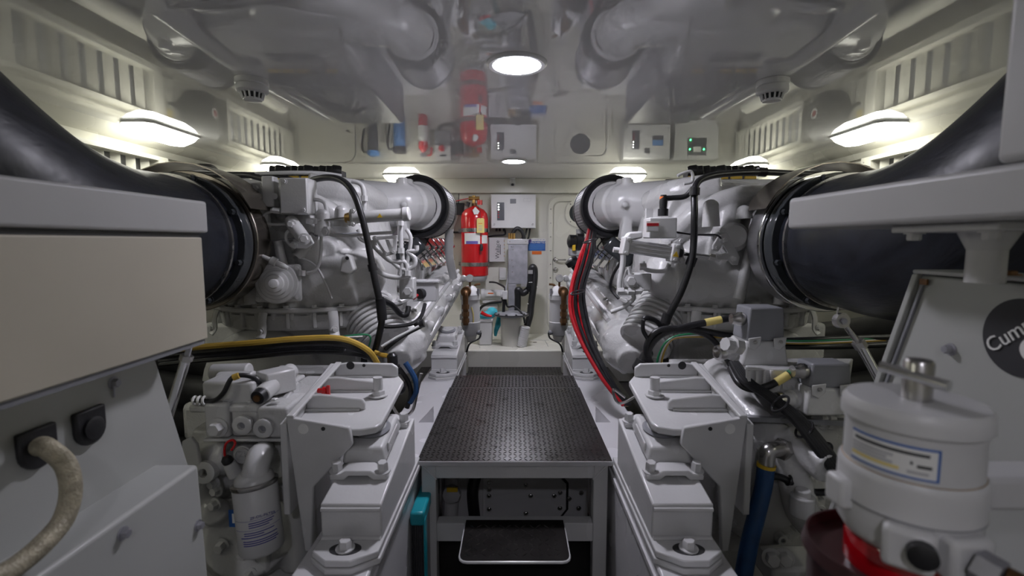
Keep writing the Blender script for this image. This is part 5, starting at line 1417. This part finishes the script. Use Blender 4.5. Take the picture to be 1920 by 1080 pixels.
obj('pressure_head', MB().cyl((ex - .075, ey - .02, zt + .005), (ex - .06, ey - .02, zt + .05), .022, n=14), M['dark'], t)
obj('trigger_line', MB().tube([(ex - .06, ey, vz), (ex - .14, ey + .05, vz - .01), (ex - .21, ey + .1, vz - .02)], .005, 6), M['red_cable'], t)
def onTank(px0, py0, px1, py1, m, nm, par=t, lift=.001):
    x0, x1 = W(px0, 450, ey - r * .9).x, W(px1, 450, ey - r * .9).x
    z0, z1 = W(px0, py1, ey - r * .9).z, W(px0, py0, ey - r * .9).z
    mb = MB(); R = []
    for k in range(9):
        x = x0 + (x1 - x0) * k / 8; aa = max(-.98, min(.98, (x - ex) / r)); rr = r + lift
        cxx, cyy = ex + rr * aa, ey - rr * math.sqrt(1 - aa * aa)
        dn = Vector((aa, -math.sqrt(1 - aa * aa), 0)) * .001
        R.append([(cxx, cyy, z0), (cxx, cyy, z1), (cxx + dn.x, cyy + dn.y, z1), (cxx + dn.x, cyy + dn.y, z0)])
    mb.rings(R); return obj(nm, mb, M[m], par)
onTank(871, 437, 900, 457.5, 'paper', 'label'); onTank(874, 452, 896, 457.3, 'label_purple', 'label_band', t, .0025)
onTank(903, 441, 912.5, 456.5, 'paper', 'label')
tg = obj('hang_tag', MB().prism([W(a, b, ey - r - .03) for a, b in ((894, 411), (896, 409), (906, 409), (908, 411), (908, 436.5), (894, 436.5))], (0, .003, 0)), M['tag_yellow'], t)
for k, py in enumerate((419, 424, 428, 431)):
    obj('print_line', MB().cbox(W(900.5, py, ey - r - .032), (.04, .001, .006)), M['orange'] if k == 0 else M['lightgrey'], tg)
obj('paper_tag', MB().prism([W(a, b, ey - r * .8 - .04) for a, b in ((886, 394), (891, 388), (899, 396), (896, 402), (889, 402))], (0, .003, 0)), M['paper'], t)
obj('handset', MB().tube([W(902, 458, ey - r - .015), W(903, 464, ey - r - .02), W(902, 470, ey - r - .015)], .016, 10, 4), M['dark'], t)
tubepart('tag_cord', [W(901, 410, ey - r - .03), W(900, 395, ey - r * .9 - .02), W(896, 385, ey - .05)], .002, 'dark', t, 6)
# black horn beside it
t = thing('alarm_horn', 'small black alarm box left of the red fire cylinder', 'alarm', W(860, 405, 5.35))
obj('horn_body', MB().hexa([W(852, 403, 5.32), W(869, 403, 5.32), W(869, 403, YW - .001), W(852, 403, YW - .001), W(850, 381, 5.32), W(871.5, 381, 5.32), W(871, 381, YW - .001), W(850, 381, YW - .001)]), M['rubber'], t, bevel=.006)
obj('antenna', MB().cyl(W(860, 381, 5.35), W(860.5, 363, 5.35), .005, n=8), M['rubber'], t)
obj('cable', MB().tube([W(858, 403, 5.36), W(855, 415, 5.37), W(850, 430, 5.38), W(852, 445, 5.38)], .006, 8), M['paper'], t)
# grey relay behind
# electrical cabinets
def cabinet(px0, py0, px1, py1, label, strip, plate, dep=.20, extra=None):
    t = thing('control_cabinet', label, 'cabinet', W((px0 + px1) / 2, py1, YW - dep / 2), 'white control cabinets')
    y = YW - dep
    rbox('cabinet_body', px0, py0, px1, py1, y + .022, YW - .001, 'plastic_white', t, .006)
    d_ = rbox('cabinet_door', px0 + .3, py0 + .3, px1 - .3, py1 - .3, y, y + .021, 'plastic_white', t, .005)
    if strip:
        s_ = rbox('display_strip', *strip, y - .004, y, 'strip', d_, .001)
        for k in range(6):
            py = strip[1] + (strip[3] - strip[1]) * (k + .8) / 7
            rbox('indicator', strip[0] + 1.5, py - 1, strip[0] + 4, py + 1, y - .006, y - .004, 'led_white' if k < 3 else 'red_cable', s_, 0)
    if plate:
        rbox('name_plate', *plate, y - .003, y, 'strip', d_, .001)
    for px in (px0 + 6, px1 - 6):
        obj('lock', MB().lathe([(.012, 0), (.010, .004)], W(px, py1 - 7, y), (0, -1, 0), 14), M['steel'], d_)
    return t, d_, y
t, d_, y = cabinet(920.5, 364, 1005, 428, 'white control cabinet with dark display strip right of the fire cylinder', (932, 379.5, 945.5, 413), (956.5, 373, 967.5, 381.5))
mb = MB(); a = [(982, 371.5), (996, 371.5), (995, 378), (981, 378)]; b_ = [(982.6, 372.1), (995.3, 372.1), (994.5, 377.4), (981.7, 377.4)]
mb.frame([W(p_[0], p_[1], y - .001) for p_ in a], [W(p_[0], p_[1], y - .001) for p_ in b_], (0, -.001, 0)); obj('emblem_outline', mb, M['lightgrey'], d_)
obj('emblem_outline', MB().cbox(W(988.3, 374.8, y - .001), (.003, .002, .035)), M['lightgrey'], d_)
for px in (931, 937, 945):
    obj('cable_gland', MB().lathe([(.012, 0), (.012, -.03)], W(px, 428.5, YW - .1), (0, 0, 1), 12), M['dark'], t)
for pts in ([(962, 450, 5.2), (962, 437, 5.2), (970, 428, 5.2), (980, 436, 5.2), (983, 452, 5.2)], [(988, 428, 5.28), (985, 440, 5.28), (975, 450, 5.25)], [(994, 428, 5.3), (991, 445, 5.3), (986, 452, 5.25)], [(946, 430, 5.3), (946, 440, 5.3), (925, 442, 5.33), (905, 446, 5.36)]):
    tubepart('cable', [W(*p_) for p_ in pts], .022 if pts[0][0] == 962 else .010, 'cable', t, 10)
t, d_, y = cabinet(1166, mir(306), 1254, mir(244), 'white control cabinet with picture label on rear bulkhead behind right engine', (1182, mir(290), 1196, mir(256)), (1206, mir(297), 1216, mir(288)))
l_ = rbox('picture_label', 1220, mir(283), 1240, mir(265), y - .003, y, 'strip', d_, 0); rbox('picture', 1220.5, mir(282.5), 1239.5, mir(273), y - .005, y - .003, 'sky_blue', l_, 0)
t, d_, y = cabinet(1259, mir(306), 1344, mir(234), 'white control cabinet with green indicator lights behind right engine', None, None, .16)
p_ = rbox('panel_face', 1285, mir(299), 1321, mir(267), y - .004, y, 'strip', d_, .001)
for px, py in ((1290, 271), (1290, 288), (1316, 288)):
    obj('indicator', MB().ball(W(px, mir(py), y - .006), .010, n=10), M['led'], p_)
rbox('selector', 1296, mir(293), 1311, mir(283), y - .008, y - .004, 'paper', p_, 0)
# small junction box
bxo = rbox('junction_box', 936, 502, 949, 525, YW - .07, YW - .001, 'plastic_white', None, .006); tag(bxo, 'small white switch box under the lettered unit', 'switch box')
obj('box_lid', MB().cbox(W(942, 513, YW - .073), (.065, .006, .10)), M['plastic_white'], bxo, bevel=.003)
# lettered charger unit
wb = rbox('isolator_unit', 917, 445.5, 946.5, 491, YW - .08, YW - .001, 'plastic_white', None, .004); tag(wb, 'white unit with black upright lettering beside the grey metal column', 'control unit')
yq = YW - .0805
lettering('Wallace', .062, W(933, 468, yq), (0, 0, 1), (-1, 0, 0), M['ink'], wb, .0006)
obj('print_line', MB().cbox(W(938, 468, yq), (.008, .001, .11)), M['ink'], wb)
obj('side_plate', MB().cbox(W(945.8, 467, yq), (.012, .004, .25)), M['lightgrey'], wb)
for k in range(5):
    obj('terminal', MB().cbox(W(945.5, 452 + 7 * k, yq - .003), (.008, .004, .012)), M['brass'], wb)
# blue notice and orange notice
sg = rbox('notice', 990, 448.5, 1022.5, 470, YW - .004, YW - .001, 'blue', None, 0); tag(sg, 'blue and white printed notice on the rear bulkhead', 'sign')
rbox('notice_head', 990, 447.5, 1022.5, 452, YW - .006, YW - .004, 'paper', sg, 0)
lettering('DISCHARGE OF OIL', .019, W(1007.5, 449.7, YW - .0065), (1, 0, 0), (0, 0, 1), M['ink_blue'], sg, .0004)
lettering('PROHIBITED', .030, W(1008.5, 454.6, YW - .006), (1, 0, 0), (0, 0, 1), M['paper'], sg, .0006)
obj('notice_emblem', MB().lathe([(.018, 0), (.018, .003)], W(993.8, 452, YW - .006), (0, -1, 0), 24), M['label_purple'], sg)
for k in range(6):
    rbox('print_line', 992, 458.4 + 1.75 * k, 1021 - (4 if k == 5 else 0), 459.2 + 1.75 * k, YW - .0055, YW - .004, 'sky_blue', sg, 0)
sg = rbox('small_notice', 997.5, 471, 1015.5, 477, YW - .004, YW - .001, 'orange', None, 0); tag(sg, 'small orange notice below the blue notice', 'sign')

# grey metal cable column
ty = 5.05
col = thing('cable_trunk', 'grey sheet metal column with black hoses and brass glands', 'column', W(970, 600, ty))
rbox('column_case', 953, 449, 989.5, 533, ty, ty + .16, 'zinc', col, .004)
rbox('column_tail', 953, 533.3, 968, 590, ty, ty + .16, 'zinc', col, .004)
rbox('column_head', 950.5, 448, 991, 458, ty - .006, ty + .166, 'alu', col, .003)
for px, py in ((959, 463), (962, 463), (962, 468), (960, 488), (962, 500), (961, 510), (986, 453), (956, 453)):
    screw(col, W(px, py, ty - .0005 if py > 460 else ty - .0065), (0, -1, 0), .006)
for px in (955, 959.5, 964):
    obj('gland', MB().lathe([(.012, 0), (.014, .01), (.012, .06)], W(px, 448, ty + .06), (0, 0, 1), 14), M['brass'], col)
for off, rr in ((0, .034), (14, .036)):
    tubepart('black_hose', [W(989 + off * .1, 545, ty + .02), W(992 + off * .2, 530, ty), W(993 + off * .25, 508 - off * .1, ty), W(997 + off * .15, 501, ty), W(1002 + off * .02, 507, ty), W(1001.5, 530, ty - .01), W(996, 570, ty - .03), W(994, 590, ty - .05), W(988, 612, ty - .08)] if off else [W(970, 590, ty - .01), W(971, 560, ty - .01), W(971, 543, ty - .01), W(980, 550, ty - .01), W(988, 545, ty)], rr, 'cable', col, 14)
for px, py, n_ in ((1001.5, 538, (.05, .2, 1)), (995, 570, (.1, .1, 1)), (990, 604, (.5, .2, 1)), (996, 530, (0, .2, 1))):
    obj('hose_tie', MB().torus(W(px, py, ty - .02 if py > 550 else ty), n_, .037, .004, 24, 6), M['paper'], col)
obj('hose_bracket', MB().cbox(W(994.5, 510, ty - .04), (.05, .012, .04)), M['alu'], col)
obj('hose_bracket', MB().cbox(W(982, 535, ty - .02), (.06, .012, .03)), M['alu'], col)
# drum with black lid
by_ = 4.80
t = thing('sump_drum', 'white round drum with a grey flanged lid on the ledge', 'drum', (W(959, 600, by_).x, by_, ledge_z))
bz = W(959, 592, by_).z; bxx = W(959, 600, by_).x
rr = (W(980, 600, by_).x - W(939, 600, by_).x) / 2
obj('drum_body', MB().lathe([(rr * .93, ledge_z), (rr, bz - .02), (rr * 1.04, bz - .015), (rr * 1.04, bz)], (bxx, by_, 0), (0, 0, 1), 40), M['bucket'], t)
ld = obj('drum_lid', MB().lathe([(rr * 1.45, bz + .001), (rr * 1.58, bz + .006), (rr * 1.58, bz + .016), (rr * 1.45, bz + .024), (rr * 1.3, bz + .034), (rr * .3, bz + .044)], (bxx, by_, 0), (0, 0, 1), 48), M['grey'], t)
obj('lid_ring', MB().torus((bxx, by_, bz + .018), (0, 0, 1), rr * 1.55, .006, 48, 8), M['dark'], ld)
for k in range(10):
    a = 2 * PI * k / 10; bolt(ld, (bxx + rr * 1.4 * math.cos(a), by_ + rr * 1.4 * math.sin(a), bz + .026), (0, 0, 1), .009, mat=M['dark'])
for pts, r_ in (([(941, 558, by_), (945, 575, by_), (944, 588, by_)], .010), ([(948, 562, by_), (952, 575, by_), (965, 575, by_ - .05), (980, 590, by_ - .1), (984, 606, by_ - .12)], .010), ([(945, 560, by_), (944, 590, by_)], .016)):
    tubepart('cable', [W(*p_) for p_ in pts], r_, 'cable', t, 8)
obj('cable_hub', MB().cbox(W(947, 553, by_), (.05, .05, .085)), M['plastic_white'], t, bevel=.004)
tubepart('hub_cable', [W(947, 545, by_), W(945, 538, by_ + .1), W(930, 530, by_ + .3), W(918, 529, by_ + .4)], .010, 'cable', t, 8)
tubepart('hub_cable', [W(948, 545, by_), W(952, 520, by_ + .3), W(954, 490, by_ + .45)], .008, 'grey', t, 8)
# corrugated stub
t = thing('corrugated_sleeve', 'white corrugated sleeve beside the round drum', 'sleeve', (W(979, 640, 4.72).x, 4.72, ledge_z))
p0, p1 = Vector((W(978, 640, 4.72).x, 4.72, ledge_z)), W(985, 612, 4.72)
obj('sleeve_core', MB().cyl(p0, p1, .046, n=28), M['plastic_white'], t)
for k in range(14):
    obj('sleeve_ring', MB().torus(p0.lerp(p1, (k + .6) / 14.5), p1 - p0, .046, .006, 28, 6), M['plastic_white'], t)
# square bucket with red-handled tool and rags
sy = 4.85
t = thing('square_bucket', 'white square bucket with red handled tool and blue cloth', 'bucket', (W(910, 640, sy).x, sy, ledge_z))
xa, xb = W(897, 620, sy).x, W(924, 620, sy).x; zt = W(910, 597, sy).z
obj('bucket_body', MB().hexa([(xa + .01, sy - .08, ledge_z), (xb - .01, sy - .08, ledge_z), (xb - .01, sy + .08, ledge_z), (xa + .01, sy + .08, ledge_z), (xa, sy - .09, zt), (xb, sy - .09, zt), (xb, sy + .09, zt), (xa, sy + .09, zt)]), M['plastic_white'], t, bevel=.015, seg=3)
obj('bucket_rim', MB().box((xa - .006, sy - .096, zt - .025), (xb + .006, sy + .096, zt + .004)), M['plastic_white'], t, bevel=.008)
obj('tool_handle', MB().tube([W(902, 586, sy - .1), W(912, 591, sy - .1), W(922, 593, sy - .1)], [.020, .016, .012], 12), M['red'], t)
random.seed(5)
mb = MB(); mb.ball((xa + .08, sy, zt + .03), .07, (1.1, 1, .6)); mb.ball((xa + .14, sy + .02, zt + .06), .06, (1, 1, .9)); obj('blue_cloth', mb, M['teal_rag'], t, remesh=.012, smooth=2)
rg = obj('hanging_cloth', MB().tube([W(936, 592, 4.95), W(934, 608, 4.93), W(930, 620, 4.92), W(929, 630, 4.92)], [.02, .03, .022, .012], 10), M['teal_rag']); tag(rg, 'blue cloth hanging between the bucket and the drum', 'cloth')
tubepart('bucket_hose', [W(896, 585, sy + .2), W(905, 574, sy + .15), W(920, 568, sy + .1), W(940, 566, sy + .05)], .014, 'cable', t, 10)
# white pump motor on the wall
t = thing('pump_motor', 'white horizontal pump motor on the bulkhead left of the metal column', 'pump', W(925, 560, 5.25))
obj('motor_body', MB().cyl(W(905, 552, 5.25), W(945, 552, 5.25), .052, n=28), M['plastic_white'], t, bevel=.006)
obj('motor_end', MB().cyl(W(902, 552, 5.25), W(909, 552, 5.25), .064, n=28), M['plastic_white'], t, bevel=.006)
obj('motor_label', MB().cbox(W(925, 551, 5.19), (.15, .004, .045)), M['paper'], t)
obj('label_print', MB().cbox(W(920, 550, 5.187), (.06, .002, .012)), M['orange'], t)
obj('motor_foot', MB().box((W(905, 560, 5.25).x, 5.22, W(905, 566, 5.25).z - .01), (W(948, 560, 5.25).x, YW - .001, W(905, 563, 5.25).z)), M['plastic_white'], t, bevel=.003)
t = thing('pump_motor', 'white horizontal pump motor low behind the bucket and hose', 'pump', W(920, 580, 5.28))
obj('motor_body', MB().cyl(W(897, 577, 5.3), W(933, 577, 5.3), .05, n=28), M['plastic_white'], t, bevel=.006)
obj('motor_foot', MB().box((W(900, 580, 5.3).x, 5.27, W(900, 586, 5.3).z), (W(930, 580, 5.3).x, YW - .001, W(900, 582, 5.3).z)), M['plastic_white'], t, bevel=.003)
# pair of fuel filters by the rear mounts
for s, w in ((-1, 'left'), (1, 'right')):
    yy = 4.35
    c = W(965 + s * 82.5, 590, yy)
    c.x = s * abs(W(882.5, 590, yy).x)
    t = thing('fuel_filter', f'white canister fuel filter with brass pipe beside {w} engine', 'fuel filter', (c.x, yy, W(965, 640, yy).z), 'canister fuel filters')
    zf = lambda py: W(965, py, yy).z
    obj('canister', MB().lathe([(.062, zf(628)), (.085, zf(618)), (.088, zf(603)), (.084, zf(602)), (.084, zf(562)), (.092, zf(561)), (.092, zf(553))], (c.x, yy, 0), (0, 0, 1), 36), M['plastic_white'], t)
    obj('filter_head', MB().lathe([(.09, zf(552.5)), (.075, zf(545)), (.04, zf(536))], (c.x, yy, 0), (0, 0, 1), 28), M['plastic_white'], t)
    obj('bottom_bowl', MB().lathe([(.03, zf(641)), (.05, zf(634)), (.055, zf(628.5))], (c.x, yy, 0), (0, 0, 1), 24), M['bucket'], t)
    bxp = c.x + s * .03
    obj('union', MB().cyl((bxp, yy - .06, zf(545)), (bxp, yy - .125, zf(545)), .045, n=22), M['bronze'], t)
    obj('brass_pipe', MB().tube([(bxp, yy - .11, zf(545)), (bxp, yy - .15, zf(547)), (bxp, yy - .155, zf(556)), (bxp, yy - .155, zf(604))], .024, 14, 4), M['bronze'], t)
    for py in (567, 580, 592):
        obj('pipe_nut', MB().cyl((bxp, yy - .155, zf(py)), (bxp, yy - .155, zf(py + 8)), .032, n=6), M['bronze'], t)
    obj('valve_lever', MB().tube([(bxp + .05, yy - .14, zf(572)), (bxp + .065, yy - .14, zf(585)), (bxp + .065, yy - .14, zf(600))], .006, 8), M['tag_yellow'], t)
    g = obj('gauge', MB().cyl((c.x, yy - .03, zf(521)), (c.x, yy - .06, zf(521)), .036, n=24), M['chrome'], t)
    obj('gauge_face', MB().lathe([(.030, 0), (.030, .002)], (c.x, yy - .061, zf(521)), (0, -1, 0), 20), M['paper'], g)
    obj('gauge_stem', MB().cyl((c.x, yy - .045, zf(527)), (c.x, yy - .03, zf(538)), .010, n=10), M['bronze'], t)
    obj('tee_handle', MB().tube([(c.x - s * .03, yy, zf(538)), (c.x - s * .05, yy, zf(534)), (c.x - s * .09, yy, zf(533))], .010, 8), M['bronze'], t)
    obj('hold_down', MB().cyl((c.x - s * .075, yy - .05, zf(552)), (c.x - s * .075, yy - .05, zf(540)), .012, n=8), M['zinc'], t)
    obj('drain_valve', MB().lathe([(.014, 0), (.014, .05), (.022, .052), (.022, .075)], (c.x - s * .02, yy - .03, zf(622)), (-s, -.2, 0), 14), M['grey'], t)
    obj('drain_hose', MB().tube([(c.x - s * .095, yy - .045, zf(622)), (c.x - s * .08, yy - .06, zf(632)), (c.x - s * .0, yy - .1, zf(640)), (c.x + s * .03, yy - .1, zf(655))], .008, 8), M['cable'], t)
    obj('stand', MB().box((c.x + s * .03, yy - .03, sole_z), (c.x + s * .055, yy + .06, zf(630))), M['wall'], t, bevel=.003)
    obj('stand_arm', MB().box((min(c.x, c.x + s * .10), yy - .01, zf(600)), (max(c.x, c.x + s * .10), yy + .10, zf(590))), M['wall'], t, bevel=.003)
# things on the bulkhead that show in the ceiling's reflection
def canister(px, top, bot, w, m, capm, label, cap=.14):
    yy = YW - .09
    r_ = (W(px + w / 2, 400, yy).x - W(px - w / 2, 400, yy).x) / 2
    zt_, zb_ = W(px, top, yy).z, W(px, bot, yy).z
    x = W(px, 400, yy).x
    t = thing('water_filter', label, 'filter', (x, yy, zb_), 'wall water filters')
    H_ = zt_ - zb_
    obj('filter_bowl', MB().lathe([(r_ * .7, zb_), (r_ * .9, zb_ + .02), (r_, zt_ - H_ * cap)], (x, yy, 0), (0, 0, 1), 28), M[m], t)
    cpo = obj('filter_cap', MB().lathe([(r_ * 1.12, zt_ - H_ * cap + .001), (r_ * 1.12, zt_ - .02), (r_ * .8, zt_)], (x, yy, 0), (0, 0, 1), 28), M[capm], t)
    obj('wall_bracket', MB().box((x - r_ * .8, yy + r_ * .7, zt_ - .06), (x + r_ * .8, YW - .001, zt_ - .01)), M[capm], cpo)
    obj('inlet_pipe', MB().tube([(x - r_, yy, zt_ - .05), (x - r_ - .05, yy, zt_ - .05), (x - r_ - .07, yy + .02, zt_ - .14), (x - r_ - .05, yy + .05, zt_ - .3)], .012, 8), M['cable'], t)
canister(703, mir(297), mir(230), 19, 'strip', 'sky_blue', 'dark water filter with blue cap on rear bulkhead')
canister(752, mir(292), mir(215), 22, 'sky_blue', 'rubber', 'blue water filter on the rear bulkhead')
yy = YW - .09
t = thing('fire_extinguisher', 'slim red fire extinguisher on the rear bulkhead beside the water filters', 'fire extinguisher', W(796, mir(222), yy))
x = W(796, 400, yy).x; r_ = .05; zt_, zb_ = W(796, mir(292), yy).z, W(796, mir(222), yy).z
obj('tank', MB().lathe([(r_ * .9, zb_), (r_, zb_ + .02), (r_, zt_ - .06), (r_ * .5, zt_ - .02), (.015, zt_)], (x, yy, 0), (0, 0, 1), 28), M['red'], t)
obj('label', MB().lathe([(r_ + .001, zb_ + .12), (r_ + .001, zt_ - .12)], (x, yy, 0), (0, 0, 1), 28), M['paper'], t)
obj('valve', MB().cbox((x, yy, zt_ + .02), (.07, .05, .04)), M['grey'], t, bevel=.005)
obj('hose', MB().tube([(x + .03, yy, zt_ + .02), (x + .08, yy, zt_ + .01), (x + .09, yy, zt_ - .06)], .012, 8), M['red'], t)
obj('wall_bracket', MB().box((x - .03, yy + r_ * .8, zb_ + .08), (x + .03, YW - .001, zb_ + .14)), M['steel'], t)
eb = rbox('stop_box', 816, mir(306), 846, mir(277), YW - .10, YW - .001, 'plastic_white', None, .005); tag(eb, 'white box with a red stop button on the rear bulkhead', 'switch box')
q = W(830, mir(284), YW - .105); obj('stop_button', MB().lathe([(.022, 0), (.034, .006), (.034, .02), (.02, .03)], q, (0, -1, 0), 24), M['red'], eb)
rbox('name_plate', 825, mir(298), 838, mir(295), YW - .103, YW - .10, 'ink', eb, 0)
gb = rbox('relay_box', 817, mir(276), 846, mir(250), YW - .08, YW - .001, 'grey', None, .005); tag(gb, 'grey relay box under the stop button box', 'relay box')
tubepart('cable', [W(828, mir(250), YW - .04), W(830, mir(240), YW - .04), W(848, mir(236), YW - .03), W(866, mir(236), YW - .03)], .010, 'cable', gb, 8)
# hatch lines and flush rings on the ledge
for px, py in ((918, 642), (1003, 642)):
    q = Wz(px, py, ledge_z); o = obj('flush_ring', MB().lathe([(.022, -.002), (.022, .002), (.014, .003)], (q.x, q.y, ledge_z), (0, 0, 1), 20), M['steel']); tag(o, f'small steel flush lifting ring on the ledge {"near the square bucket" if px < 960 else "right of the round drum"}', 'lifting ring', 'flush lifting rings')
